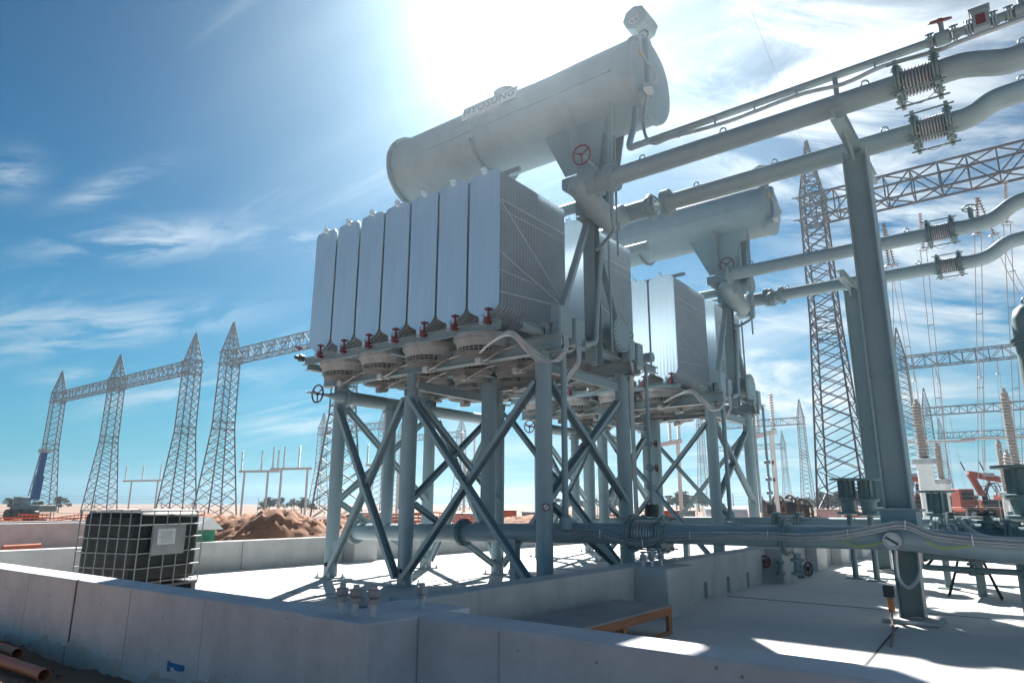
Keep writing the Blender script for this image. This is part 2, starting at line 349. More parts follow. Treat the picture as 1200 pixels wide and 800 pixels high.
def residue(parent, x0, x1, seed):
    r_ = random.Random(seed); n = int((x1-x0)/.03); vs = []; fs = []
    for i in range(n+1):
        x = x0+(x1-x0)*i/n; h = -.07 + .05*math.sin(x*2.1) + .035*math.sin(x*7.7+1) + .02*math.sin(x*19) + r_.uniform(-.012, .012); y = near_y(x)
        vs += [(x, y-.014, -.30), (x, y-.010-r_.uniform(0, .006), h-.03), (x, y-.001, h)]
    for i in range(n): fs += [(3*i, 3*i+3, 3*i+4, 3*i+1), (3*i+1, 3*i+4, 3*i+5, 3*i+2)]
    MB().add(vs, fs).build('mortar_residue', mat('mortar_residue', (.53, .46, .42), .95, 0, .16, 6, .5, 40), parent)
residue(w1, -14, xj-.03, 1); residue(w2, xj+.03, -4.53, 2)
# corner block
cb = thing('concrete_corner_block', 'thick corner block of the near wall carrying upright anchor bolts', 'wall block', (-4.15, 3.7, 0))
MB().poly([(-4.515, 3.285, -.5), (-3.86, 3.285, -.5), (-3.80, 3.345, -.5), (-3.76, 3.75, -.5), (-3.76, 4.35, -.5), (-4.515, 4.35, -.5)], (0, 0, WZ+.5)).build('block', CONC, cb, False, .015)
w3 = wall('near concrete wall running right from the corner block', (-3.757, 3.93), (9, 4.05), .34)
for fx in (-3.0, -.8):
    MB().box((fx, 3.758+(fx+3.757)*.0094-.0015, .05), (.010, .005, 1.06)).build('form_seam', CONC2, w3, False)
# dividing wall running back (x ~ -4.4)
w4 = thing('concrete_wall', 'dividing concrete wall running back from the corner block behind the timber platform', 'wall', (-4.55, 6.3, 0))
MB().span((-4.72, 4.353, -.5), (-4.40, 8.35, WZ)).build('wall_panel', CONC2, w4, False, .018)
MB().span((-4.80, 8.353, -.5), (-3.93, 9.15, WZ+.004)).build('pilaster', CONC2, w4, False, .018)
w5 = thing('concrete_wall', 'dividing concrete wall with small drain slots beyond the bolted pilaster', 'wall', (-4.45, 12, 0))
mbp = MB(); slots = [9.55, 10.5, 11.45, 12.4, 13.25]
mbp.span((-4.66, 9.153, .25), (-4.32, 13.4, WZ))
prev = 9.153
for s_ in slots + [None]:
    e = (s_-.07) if s_ else 13.4
    if e > prev: mbp.span((-4.66, prev, -.5), (-4.32, e, .2499))
    if s_: mbp.span((-4.66, e, -.5), (-4.42, s_+.07, .2499)); prev = s_+.07
mbp.build('wall_panel', CONC2, w5, False)
MB().span((-4.70, 13.403, -.5), (-4.0, 14.3, WZ+.004)).build('pilaster', CONC2, w5, False, .018)
mbq = MB(); mbq.span((-4.66, 14.303, -.5), (-4.34, 27.6, WZ)); mbq.build('wall_panel', CONC2, w5, False, .018)
for yy in (16.2, 18.4, 20.8): MB().span((-4.337, yy, -.1), (-4.1, yy+.8, WZ-.02)).build('buttress', CONC2, w5, False, .015)
# far wall (x ~ -14)
w6 = thing('concrete_wall', 'far concrete wall behind the container and the support legs', 'wall', (-14.2, 14, 0))
ys_ = [2.9, 6.2, 8.6, 11.35]
for a, b in zip(ys_[:-1], ys_[1:]): MB().span((-14.32, a+.006, -.5), (-14.0, b-.006, WZ)).build('wall_panel', CONC2, w6, False, .015)
MB().span((-14.36, 11.36, -.5), (-13.6, 12.1, WZ+.004)).build('pilaster', CONC2, w6, False, .018)
yb = 12.11
while yb < 24: MB().span((-14.32, yb, -.5), (-14.0, yb+3.9, WZ)).build('wall_panel', CONC2, w6, False, .015); yb += 3.912
w9 = wall('concrete wall closing the paved yard behind the farther cooler', (-14.3, 28.2), (14, 28.2), .32, -.5, WZ, CONC2)
w7 = wall('distant low concrete wall beyond the sandy strip at far left', (-27, -6), (-27, 21), .35, -.5, .72, CONC)
w8 = wall('farthest low concrete kerb wall in front of the orange netting at left', (-34, -8), (-34, 26), .35, -.5, .62, CONC2)

# ================================================================= cooler unit
def build_unit():
    T = []
    # ---------------- support frame
    fr = thing('support_frame', '', 'support frame', (-8.6, 10.05, 0)); T.append(fr)
    XP, YP = (-11.15, -9.1, -6.1), (8.75, 11.35); HT = {-11.15: 3.72, -9.1: 3.46, -6.1: 3.80}
    for x in XP:
        for y in YP:
            p = MB().lathe((x, y, .03), (0, 0, 1), [(0, .132), (HT[x]-.03, .132)], 24).build('post', PAINT, fr)
            MB().box((x, y, .016), (.42, .42, .03)).build('base_plate', PAINT, p, False, .004)
            for sx in (-1, 1):
                for sy in (-1, 1): b = MB(); b.cyl((x+sx*.17, y+sy*.17, .0), (x+sx*.17, y+sy*.17, .1), .014, n=6); b.cyl((x+sx*.17, y+sy*.17, .033), (x+sx*.17, y+sy*.17, .058), .026, n=6); b.build('anchor_nut', STEEL, p)
            MB().box((x, y, HT[x]+.013), (.38, .38, .025)).build('cap_plate', PAINT, p, False, .003)
            g = MB()
            for a in (0, 90): g.box((x, y, HT[x]-.06), (.36 if a == 0 else .012, .012 if a == 0 else .36, .115))
            g.build('gusset', PAINT, p, False)
            # earthing lug
            MB().box((x+.02, y-.14, .26), (.06, .05, .07)).build('earth_lug', DARK, p, False, .004)
    def brace(p, q, w=.12, hint=(0, 0, 1), off=0):
        MB().chan(p, q, .07, w, .012, hint).build('brace', PAINT, fr, False)
    for y in YP:
        s_ = -1 if y < 10 else 1
        for x0, x1 in ((XP[0], XP[1]), (XP[1], XP[2])):
            yo = y + s_*.145
            brace((x0+.1, yo, 3.30), (x1-.06, yo, .14), .165, (0, 1, 0))
            brace((x1-.08, yo+s_*-.08+.0, 3.30), (x0+.06, yo-s_*.08, .14), .165, (0, 1, 0))
    for x in XP:
        xo = x + .05
        brace((xo, YP[0]+.1, 3.30), (xo, YP[1]-.1, 1.45), .15, (1, 0, 0)); brace((xo-.08, YP[1]-.1, 3.30), (xo-.08, YP[0]+.1, 1.45), .15, (1, 0, 0))
        brace((xo, YP[0]+.1, 1.40), (xo, YP[1]-.1, .16), .15, (1, 0, 0))
    bm_ = lambda p, q, h=.26, w=.18: MB().ibeam(p, q, w, h).build('beam', PAINT, fr, False)
    for y in YP: bm_((-11.75, y, 3.90), (-5.75, y, 3.90))
    for x in (-11.6, -9.1, -6.1): bm_((x, 8.2, 3.925+.19), (x, 12.85, 3.925+.19), .12, .14)
    for x in (-11.15, -9.1, -6.1): bm_((x, 8.92, 3.56), (x, 11.2, 3.56), .16, .12)
    # stub on the short middle posts
    for y in YP: MB().cyl((-9.1, y, 3.486), (-9.1, y, 3.77), .09, n=16).build('stub', PAINT, fr)
    # ---------------- header pipe running back under the fans
    hp = thing('header_pipe', '', 'pipe', (-11.0, 10, 3.5)); T.append(hp)
    hx, hz = -10.95, 3.47
    MB().cyl((hx, 8.72, hz), (hx, 13.4, hz), .125, n=20).build('pipe_run', PAINT, hp)
    for yy in (8.70, 11.0): MB().flange((hx, yy, hz), (0, 1, 0), .19).build('flange', PAINT, hp)
    MB().lathe((hx, 8.66, hz), (0, -1, 0), [(0, .12), (.14, .13), (.24, .07), (.34, .05), (.40, .03), (.55, .025)], 14).build('valve_body', PAINT, hp)
    MB().cyl((hx, 8.1, hz), (hx, 7.75, hz), .018, n=8).build('valve_stem', STEEL, hp)
    MB().wheel((hx, 8.02, hz), (0, 1, 0), .17, .016).build('handwheel', mat('dark_red_enamel', (.13, .02, .03), .45), hp)
    # ---------------- radiator banks
    W, PITCH_X, ZB, ZT, NF = .685, .733, 4.43, 7.06, 24
    def plate_outline():
        c = [(-W/2, ZB+.20), (-W/2, ZT-.09), (-W/2+.07, ZT-.02), (-.09, ZT-.005), (-.06, ZT+.02), (.06, ZT+.02), (.09, ZT-.005), (W/2-.07, ZT-.02), (W/2, ZT-.09), (W/2, ZB+.20), (W/2-.05, ZB+.11), (.10, ZB+.01), (.06, ZB-.03), (-.06, ZB-.03), (-.10, ZB+.01), (-W/2+.05, ZB+.11)]
        return c
    def prof(x, oc):
        n = len(oc); top = bot = None; zs = []
        for i in range(n):
            (x0, z0), (x1, z1) = oc[i], oc[(i+1) % n]
            if (x0-x)*(x1-x) <= 0 and x0 != x1: zs.append(z0+(z1-z0)*(x-x0)/(x1-x0))
        return min(zs), max(zs)
    oc = plate_outline()
    def fins(first):
        mb = MB(); ns = 24
        for k in ([0] if first else range(1, NF)):
            y = k*.087; vs = []; fs = []
            for i in range(ns+1):
                x = -W/2 + W*i/ns; x = max(-W/2+1e-4, min(W/2-1e-4, x)); zb, zt = prof(x, oc)
                bulge = (.010 if (i % 3) else .003) if 0 < i < ns else .001
                if not first: bulge = .011 if 0 < i < ns else .002
                for s_ in (-1, 1): vs += [(x, y+s_*bulge, zb), (x, y+s_*bulge, zt)]
            for i in range(ns):
                a, b = 4*i, 4*i+4
                fs += [(a, b, b+1, a+1), (a+2, a+3, b+3, b+2), (a+1, b+1, b+3, a+3), (a, a+2, b+2, b)]
            fs += [(0, 1, 3, 2), (4*ns, 4*ns+2, 4*ns+3, 4*ns+1)]
            mb.add(vs, fs)
        if not first:
            for i in (-1, 1): mb.box((0, NF*.0435, ZB+.09), (.09, NF*.087, .10)); break
            mb.box((0, NF*.0435, ZT-.05), (.10, NF*.087, .09))
            for z in (5.2, 6.3):           # spacer rods
                for x in (-W/2+.02, W/2-.02): mb.box((x, NF*.0435-.04, z), (.012, NF*.087-.06, .012))
        return mb
    protoF = protoP = None
    for bank, y0 in enumerate((8.30, 11.0)):
        rb = thing('radiator_bank', '', 'radiator bank', (-9.1, y0+.9, 4.2)); T.append(rb)
        for i in range(7):
            xc = -11.40 + i*PITCH_X; off = Vector((xc, y0, 0)) - ORI[rb.name]
            if protoF is None:
                protoF = fins(False).build('radiator', FIN); protoP = fins(True).build('end_panel', GALV)
                vm = MB()
                vm.cyl((.20, -.10, ZB-.08), (.20, -.10, ZB+.05), .022, n=8); vm.wheel((.20, -.10, ZB+.07), (0, 0, 1), .062, .012, 3, 16)
                protoV = vm.build('valve_wheel', RED)
                vb = MB(); vb.box((.17, -.10, ZB-.11), (.085, .07, .11)); vb.flange((.17, -.06, ZB-.12), (0, 1, 0), .055, .02, 6); protoB = vb.build('drain_valve', RED)
                kn = MB(); kn.lathe((0, -.03, ZT-.03), (0, 0, 1), [(0, .045), (.05, .045), (.06, .058), (.075, .058), (.09, .03), (.11, .025)], 12); kn.cyl((.0, -.045, ZT-.02), (0, -.005, ZT-.02), .035, n=12); protoK = kn.build('air_vent', GALV)
                pr = MB(); pr.cyl((0, -.03, ZB-.02), (0, -.03, ZB-.14), .05, n=12); pr.cyl((.0, -.06, ZB+.02), (0, .0, ZB+.02), .03, n=10); protoN = pr.build('bottom_neck', GALV)
            objs = [protoF, protoP, protoV, protoB, protoK, protoN]
            if (bank, i) != (0, 0): objs = [o.copy() for o in objs]; [col.objects.link(o) for o in objs]
            if bank == 1:
                for o in objs[2:4]: bpy.data.objects.remove(o)
                objs = objs[:2] + objs[4:]
            objs[0].parent = rb; objs[0].location = off
            for o in objs[1:]: o.parent = objs[0]; o.location = (0, 0, 0)
        xa, xb = -11.40-.40, -11.40+6*PITCH_X+.40
        MB().chan((xa, y0-.06, 4.24), (xb, y0-.06, 4.24), .08, .15, .012).build('front_beam', PAINT, rb, False)
        MB().chan((xa, y0+2.12, 4.24), (xb, y0+2.12, 4.24), .08, .15, .012).build('rear_beam', PAINT, rb, False)
        MB().cyl((xa, y0+.35, ZT+.06), (xb+.1, y0+.35, ZT+.06), .045, n=12).build('tie_pipe', PAINT, rb)
        MB().cyl((xa, y0+2.16, ZT-.02), (xb+.3, y0+2.16, ZT-.02), .11, n=16).build('top_header', PAINT, rb)
        MB().cyl((xa, y0+2.16, ZB+.06), (xb+.3, y0+2.16, ZB+.06), .11, n=16).build('bottom_header', PAINT, rb)
        MB().lathe((xa-.02, y0-.05, 4.32), (0, -1, 0), [(0, .07), (.1, .075), (.12, .045), (.2, .04)], 10).build('end_valve', DARK, rb)
        MB().wheel((xa-.06, y0-.14, 4.53), (0, 0, 1), .07, .012, 3, 16).build('end_valve_wheel', RED, rb)
        xs_ = xb-.40+W/2+.014
        for (ya, za, yc, zc) in ((0, 6.45, 2.0, 6.45), (0, 6.42, 2.0, 5.0), (0, 5.5, 2.0, 4.95), (0, 4.80, 2.0, 4.98)):
            MB().beam((xs_, y0+ya, za), (xs_, y0+yc, zc), .008, .018, (0, 0, 1)).build('side_strap', FIN, rb, False)
        # fans under the bank
        for rw in range(2):
            for i, fx in enumerate((-10.98, -9.78, -8.56, -7.30)):
                fy = y0 + .42 + rw*1.03; key = (bank, rw, i)
                if key == (0, 0, 0):
                    g = MB(); zt, zb_ = 4.15, 3.90
                    g.lathe((0, 0, zt-.19), (0, 0, 1), [(.01, .465), (.0, .475), (.13, .51), (.14, .545), (.23, .55), (.23, .50), (.13, .49), (.01, .465)], 32, False)
                    for t in range(9):
                        f_ = t/8; g.torus((0, 0, zt-.05-.22*min(1, f_*1.6)), (0, 0, 1), .50-.06*f_*1.2 if f_ < .6 else .46-(f_-.6)*.95, .0055, 28, 4)
                    for t in range(34):
                        a = 2*math.pi*t/34; c_, s_ = math.cos(a), math.sin(a)
                        g.beam((c_*.51, s_*.51, zt-.04), (c_*.455, s_*.455, zt-.27), .008, .008); g.beam((c_*.455, s_*.455, zt-.27), (c_*.10, s_*.10, zt-.275), .008, .008)
                    F0 = g.build('fan_guard', FANW, smooth=False)
                    b = MB()
                    for t in range(5):
                        a = 2*math.pi*t/5; c_, s_ = math.cos(a), math.sin(a)
                        b.add([(c_*.10-s_*.05, s_*.10+c_*.05, zt-.10), (c_*.10+s_*.05, s_*.10-c_*.05, zt-.16), (c_*.44+s_*.12, s_*.44-c_*.12, zt-.15), (c_*.44-s_*.12, s_*.44+c_*.12, zt-.07)], [(0, 1, 2, 3)])
                    b.cyl((0, 0, zt-.2), (0, 0, zt-.05), .10, n=14); F1 = b.build('fan_blades', DARK)
                    m1 = MB(); m1.lathe((0, 0, zt-.42), (0, 0, 1), [(0, .05), (.02, .085), (.16, .09), (.2, .07)], 14); F2 = m1.build('fan_motor', FANW)
                    m2 = MB(); m2.box((-.02, -.13, zt-.39), (.12, .10, .11)); F3 = m2.build('terminal_box', MOTOR, None, False, .012)
                    m3 = MB(); m3.tube([(.05, -.13, zt-.40), (.17, -.12, zt-.37), (.36, -.05, zt-.26), (.6, 0, zt-.20), (.8, .1, zt-.16), (1.0, .25, zt-.06)], .016, 6, 4); F4 = m3.build('fan_cable', CONDUIT)
                    fo = [F0, F1, F2, F3, F4]
                else:
                    fo = [o.copy() for o in (F0, F1, F2, F3, F4)]; [col.objects.link(o) for o in fo]
                off = Vector((fx, fy, 0)) - ORI[rb.name]
                fo[0].parent = rb; fo[0].location = off
                fo[0].rotation_euler = (0, 0, 0)
                for o in fo[1:]: o.parent = fo[0]
    # ---------------- mast carrying the conservator and the oil manifold
    ms = thing('conservator_mast', '', 'mast', (-6.1, 10.12, 4)); T.append(ms)
    MB().ibeam((-5.98, 10.15, 3.82), (-5.98, 10.15, 6.5), .22, .22, .014, (0, 1, 0)).build('mast_post', PAINT, ms, False)
    for ya, yb_ in ((9.02, 10.05), (11.3, 10.25)): MB().chan((-6.0, ya, 4.28), (-6.0, yb_, 6.42), .07, .12, .012, (1, 0, 0)).build('diagonal', PAINT, ms, False)
    MB().ibeam((-6.05, 8.75, 4.17), (-6.05, 11.35, 4.17), .2, .22, .014).build('sill_beam', PAINT, ms, False)
    bk = MB(); bk.box((-5.95, 10.15, 6.52), (.40, .5, .03)); bk.span((-6.12, 9.86, 6.54), (-5.78, 9.874, 7.05)); bk.span((-6.12, 10.42, 6.54), (-5.78, 10.434, 7.05)); bk.span((-6.14, 9.875, 6.6), (-6.126, 10.419, 7.05)); bk.box((-5.95, 10.15, 7.07), (.46, .66, .03)); bk.build('bracket', PAINT, ms, False)
    MB().span((-6.35, 9.75, 7.09), (-5.7, 10.5, 7.30)).build('seat_block', PAINT, ms, False, .01)
    # tapered saddle plates up to the tank
    for y in (9.72, 10.45):
        MB().poly([(-6.25, y, 7.31), (-5.55, y, 7.31), (-5.35, y, 8.35), (-6.75, y, 8.35)], (0, .02, 0)).build('saddle_plate', PAINT, ms, False)
    MB().poly([(-6.0, 9.3, 8.45), (-6.0, 9.74, 7.31), (-6.0, 10.44, 7.31), (-6.0, 10.95, 8.45)], (.02, 0, 0)).build('saddle_plate', PAINT, ms, False)
    MB().span((-10.0, 10.0, 4.2), (-9.8, 10.3, 8.25)).build('rear_post', PAINT, ms, False)
    # ---------------- conservator tank
    cn = thing('conservator_tank', '', 'oil tank', (-7.7, 10.15, 8.2)); T.append(cn)
    CX0, CX1, CY, CZ, CR = -10.72, -4.68, 10.15, 8.93, .79
    def ring(x, r_, dx): return MB().lathe((x, CY, CZ), (1, 0, 0), [(0, r_), (dx, r_)], 48)
    MB().lathe((CX0, CY, CZ), (1, 0, 0), [(0, CR), (CX1-CX0, CR)], 64).build('shell', PAINT, cn)
    fl = MB(); fl.lathe((CX0-.03, CY, CZ), (1, 0, 0), [(0, CR+.09), (.028, CR+.09)], 48); fl.lathe((CX0+.002, CY, CZ), (1, 0, 0), [(0, CR+.088), (.028, CR+.088)], 48)
    for i in range(40):
        a = 2*math.pi*i/40; fl.cyl((CX0-.06, CY+math.cos(a)*(CR+.05), CZ+math.sin(a)*(CR+.05)), (CX0+.06, CY+math.cos(a)*(CR+.05), CZ+math.sin(a)*(CR+.05)), .014, n=6)
    fl.build('end_flange', PAINT, cn)
    MB().lathe((CX0-.032, CY, CZ), (-1, 0, 0), [(0, CR+.02), (.02, CR), (.10, CR*.7), (.14, .01)], 48).build('end_cover', PAINT, cn)
    e = MB(); e.lathe((CX1-.06, CY, CZ), (1, 0, 0), [(0, CR+.035), (.07, CR+.035), (.10, CR+.01)], 48); e.lathe((CX1+.042, CY, CZ), (1, 0, 0), [(0, CR-.02), (.02, CR-.06), (.08, CR*.75), (.12, .01)], 48); e.build('end_head', PAINT, cn)
    MB().box((CX1+.16, CY-.35, CZ+.06), (.11, .20, 1.0)).build('level_gauge', PAINT, cn, False, .03)
    g = MB(); g.cyl((CX1+.14, CY-.55, CZ-.60), (CX1+.26, CY-.60, CZ-.62), .13, n=20); g.build('dial_gauge', PAINT, cn)
    MB().cyl((CX1+.262, CY-.601, CZ-.62), (CX1+.268, CY-.604, CZ-.62), .11, n=20).build('dial_face', GLASSD, cn)
    MB().tube([(CX1+.06, CY-.62, CZ+.42), (CX1+.16, CY-.66, CZ+.38), (CX1+.24, CY-.70, CZ+.0), (CX1+.42, CY-.60, CZ-.42), (CX1+.34, CY-.55, CZ-.5)], .022, 8, 4).build('breather_tube', CONDUIT, cn)
    MB().box((CX1+.13, CY-.56, CZ+.22), (.02, .08, .16)).build('warning_plate', mat('yellow_plate', (.6, .45, .06), .5), cn, False)
    for z in (.02,):
        MB().box(((CX0+CX1)/2+.3, CY-CR-.012, CZ-.08), (4.7, .03, .05)).build('side_rail', PAINT, cn, False)
    MB().lathe((-8.32, CY, CZ), (1, 0, 0), [(0, CR+.004), (0, CR+.012), (.05, CR+.012), (.05, CR+.004)], 48, False).build('band', PAINT, cn)
    # saddle ring below middle
    sd = MB()
    a0 = [R(t) for t in range(200, 345, 6)]
    vs = []; fs = []
    for x in (-8.30, -8.27):
        for a in a0: vs += [(x, CY+math.cos(a)*(CR+.005), CZ+math.sin(a)*(CR+.005)), (x, CY+math.cos(a)*(CR+.14), CZ+math.sin(a)*(CR+.10))]
    n_ = len(a0)*2
    for k in range(len(a0)-1):
        i = 2*k; fs += [(i, i+1, i+3, i+2), (n_+i, n_+i+2, n_+i+3, n_+i+1), (i+1, n_+i+1, n_+i+3, i+3)]
    sd.add(vs, fs); sd.build('saddle_ring', PAINT, cn, False)
    # name board with lettering, stands on the near upper flank
    th = R(22)                       # angle up from horizontal on the -y side
    pn = Vector((-7.80, CY-math.cos(th)*(CR+.05), CZ+math.sin(th)*(CR+.05)))
    bd = MB(); tvec = Vector((0, math.sin(th)*.55, math.cos(th))).normalized()
    tvec = Vector((0, .25, .97)).normalized(); nrm = Vector((0, -.97, .25))
    def bpt(u, v, d=0): return pn + Vector((1, 0, 0))*u + tvec*v + nrm*d
    bd.add([bpt(u, v, d) for d in (.02, .045) for u, v in ((-.70, -.15), (.70, -.15), (.70, .15), (-.70, .15))], [(0, 3, 2, 1), (4, 5, 6, 7), (0, 1, 5, 4), (1, 2, 6, 5), (2, 3, 7, 6), (3, 0, 4, 7)])
    name_board = bd.build('name_board', PLATE, cn, False)
    tcv = bpy.data.curves.new('lettering', 'FONT'); tcv.body = 'HYOSUNG'; tcv.size = .26; tcv.align_x = 'CENTER'; tcv.align_y = 'CENTER'; tcv.extrude = .004; tcv.space_character = 1.1
    tmp = bpy.data.objects.new('lettering_tmp', tcv); col.objects.link(tmp)
    dg = bpy.context.evaluated_depsgraph_get(); me = bpy.data.meshes.new_from_object(tmp.evaluated_get(dg)); bpy.data.objects.remove(tmp)
    Mx = Matrix((Vector((1, 0, 0)), tvec, nrm)).transposed()
    for v in me.vertices: v.co = bpt(0, 0, .052) + Mx @ v.co - ORI[cn.name]
    me.materials.clear(); me.materials.append(TEXTB)
    lo = bpy.data.objects.new('lettering', me); col.objects.link(lo); lo.parent = name_board
    MB().lathe((-7.75, CY-.30, CZ+.72), (0, -.3, 1), [(0, .26), (.13, .26), (.16, .22)], 28).build('inspection_cover', PAINT, cn)
    # lifting eye / pressure relief hood on top right
    h = MB(); h.cyl((CX1-.10, CY, CZ+CR-.03), (CX1-.10, CY, CZ+CR+.20), .05, n=12)
    h.torus((CX1-.02, CY-.10, CZ+CR+.10), (0, 1, 0), .10, .022, 20, 6); h.build('vent_pipe', PAINT, cn)
    hd = MB(); hd.lathe((CX1-.10, CY-.28, CZ+CR+.42), (0, 1, 0), [(0, .24), (.50, .24)], 8); hd.build('relief_hood', PAINT, cn, False, .01)
    MB().wheel((CX1-.10, CY-.30, CZ+CR+.36), (0, 1, 0), .09, .014, 3, 16).build('hood_wheel', STEEL, cn)
    # ---------------- manifold and two big oil pipes running right
    Y1, Y2, ZP, PR = 9.25, 10.70, 6.72, .15
    mf = thing('oil_manifold', '', 'pipe manifold', (-5.4, 10, 6.4)); T.append(mf)
    b = MB(); b.tube([(-5.62, 9.25, ZP), (-5.62, 9.7, 6.52), (-5.62, 10.15, 6.45), (-5.62, 10.4, 6.52), (-5.62, 10.7, ZP)], .21, 18, 5)
    b.build('manifold_body', PAINT, mf)
    MB().tube([(-5.62, 10.7, ZP), (-4.9, 10.7, ZP)], .17, 18).build('branch', PAINT, mf); b = MB(); b.tube([(-5.62, 9.25, ZP), (-5.42, 9.25, ZP), (-5.0, 9.25, ZP)], .17, 18); b.lathe((-5.62, 9.22, ZP), (0, -1, 0), [(0, .2), (.1, .19), (.2, .10)], 18); b.build('branch', PAINT, mf)
    MB().cyl((-5.62, 10.15, 6.5), (-5.62, 10.15, 8.2), .10, n=16).build('riser', PAINT, mf)
    MB().box((-5.62, 9.55, 6.98), (.34, .34, .36)).build('relay_box', PAINT, mf, False, .03)
    MB().cyl((-5.62, 9.3, 7.35), (-5.62, 9.9, 7.30), .03, n=8).build('wheel_stem', STEEL, mf)
    MB().wheel((-5.62, 9.28, 7.36), (0, 1, .1), .175, .017, 3, 28).build('red_handwheel', RED, mf)
    for xx, yy in ((-5.05, Y1), (-5.28, Y1), (-5.0, Y2), (-4.72, Y2)): MB().flange((xx, yy, ZP), (1, 0, 0), .24).build('valve_flange', PAINT, mf)
    MB().cyl((-4.86, Y2, ZP), (-4.86, Y2-.30, ZP-.12), .04, n=8).build('side_stem', PAINT, mf)
    MB().wheel((-4.86, Y2-.34, ZP-.14), (0, 1, .3), .17, .014, 3, 24).build('side_handwheel', PAINT, mf)
    # small drain pipework beside the mast
    b = MB(); b.tube([(-5.05, 9.35, 8.2), (-5.05, 9.3, 7.4), (-5.05, 9.28, 6.05), (-5.15, 9.5, 5.92), (-5.6, 9.9, 5.88), (-5.8, 10.0, 5.85)], .035, 10, 4); b.build('drain_pipe', PAINT, mf)
    b = MB(); b.cyl((-5.3, 9.9, 7.9), (-5.3, 9.9, 5.6), .022, n=8); b.lathe((-5.3, 9.9, 7.05), (0, 0, 1), [(0, .03), (.03, .06), (.09, .06), (.12, .03)], 12); b.lathe((-5.3, 9.9, 6.05), (0, 0, 1), [(0, .03), (.03, .075), (.14, .075), (.17, .03)], 12); b.build('sampling_pipe', PAINT, mf)
    b = MB(); b.cyl((-5.7, 10.3, 6.1), (-5.7, 10.3, 4.0), .022, n=8); b.build('sampling_pipe', PAINT, mf)
    def bellows(parent, x0, x1, y, z, r):
        b = MB(); n = 9; pr_ = []
        for i in range(n):
            t = (x1-x0)*i/n; q = (x1-x0)/n; pr_ += [(t, r*.98), (t+q*.35, r*1.22), (t+q*.65, r*1.22)]
        b.lathe((x0, y, z), (1, 0, 0), pr_ + [(x1-x0, r*.98)], 28); o = b.build('bellows', STEEL, parent)
        b = MB(); b.flange((x0-.04, y, z), (1, 0, 0), r+.11, .03, 12); b.flange((x1+.04, y, z), (1, 0, 0), r+.11, .03, 12)
        for a in (45, 135, 225, 315):
            yy, zz = y+math.cos(R(a))*(r+.14), z+math.sin(R(a))*(r+.14)
            b.cyl((x0-.14, yy, zz), (x1+.14, yy, zz), .013, n=6)
            for xx in (x0-.04, x1+.04): b.box((xx, yy, zz), (.05, .07, .07))
        b.build('tie_rod', PAINTD, o)
        MB().tube([(x0-.03, y-.1, z-r-.12), ((x0+x1)/2, y-.1, z-r-.24), (x1+.04, y-.1, z-r-.11)], .006, 5, 5).build('bond_wire', STEEL, o)
    def eye(mb, x, y, z): mb.torus((x, y, z+.04), (0, 1, 0), .045, .013, 14, 6); return mb
    for nm, Y, x0, bx0, bx1, bend in (('near', Y1, -5.0, -.72, -.38, .10), ('far', Y2, -4.68, -.72, -.38, .62)):
        p = thing('oil_pipe', nm, 'pipe', (-2, Y, ZP)); T.append(p)
        MB().cyl((x0, Y, ZP), (bx0-.07, Y, ZP), PR, n=28).build('pipe_run', PAINT, p)
        bellows(p, bx0, bx1, Y, ZP, PR)
        if nm == 'near': pts = [(bx1+.08, Y, ZP), (bx1+.28, Y, ZP), (bx1+.45, Y, ZP-.04), (bx1+.72, Y, ZP-.13), (bx1+.95, Y, ZP-.13), (bx1+1.5, Y, ZP-.10), (bx1+4, Y, ZP-.04)]
        else: pts = [(bx1+.08, Y, ZP), (bx1+.2, Y, ZP), (bx1+.36, Y, ZP+.04), (bx1+.56, Y, ZP+.14), (bx1+.80, Y, ZP+.17), (bx1+1.5, Y, ZP+.19), (bx1+4.5, Y, ZP+.22)]
        MB().tube(pts, PR*1.02, 24, 6).build('offset_bend', PAINT, p)
        for x in (x0+.55, x0+1.9, -1.15): eye(MB(), x, Y, ZP+PR).build('lifting_eye', PAINT, p)
        eye(MB(), .55, Y, pts[4][2]+PR).build('lifting_eye', PAINT, p)
        f_ = MB(); f_.flange((x0+.02, Y, ZP), (1, 0, 0), PR+.09); f_.build('flange', PAINT, p)
    # ---------------- thin gas relay pipe above the near pipe
    tp = thing('relay_pipe', '', 'pipe', (-2, Y1, 7.15)); T.append(tp); ZT_ = 7.16
    MB().tube([(-4.75, 9.7, 8.15), (-4.75, 9.6, 7.75), (-4.72, 9.35, 7.25), (-4.5, 9.25, ZT_), (-4.1, 9.25, ZT_), (-.32, Y1, ZT_+.02)], .055, 14, 5).build('pipe_run', PAINT, tp)
    MB().cyl((-.1, Y1, ZT_+.02), (3, Y1, ZT_+.06), .055, n=14).build('pipe_run', PAINT, tp)
    MB().tube([(-4.45, 9.55, 8.2), (-4.45, 9.4, 7.8), (-4.38, 9.25, 7.30), (-4.2, 9.2, 7.05), (-3.9, 9.2, 7.06), (-3, 9.2, 7.0), (-2, 9.2, 7.04), (-1.4, 9.2, 6.98), (-.9, 9.2, 7.04), (-.3, 9.2, 7.0), (.2, 9.2, 7.03), (2, 9.2, 7.07)], .028, 8, 5).build('conduit', CONDUIT, tp)
    cl = MB()
    for x in (-3.8, -3.2, -2.6, -2.0, -1.5, -1.0): cl.box((x, 9.22, 7.09), (.02, .03, .14))
    cl.build('cable_clip', STEEL, tp, False)
    MB().span((-1.53, Y1-.03, ZP+PR-.01), (-1.47, Y1+.03, ZT_-.04)).build('pipe_strut', PAINT, tp, False)
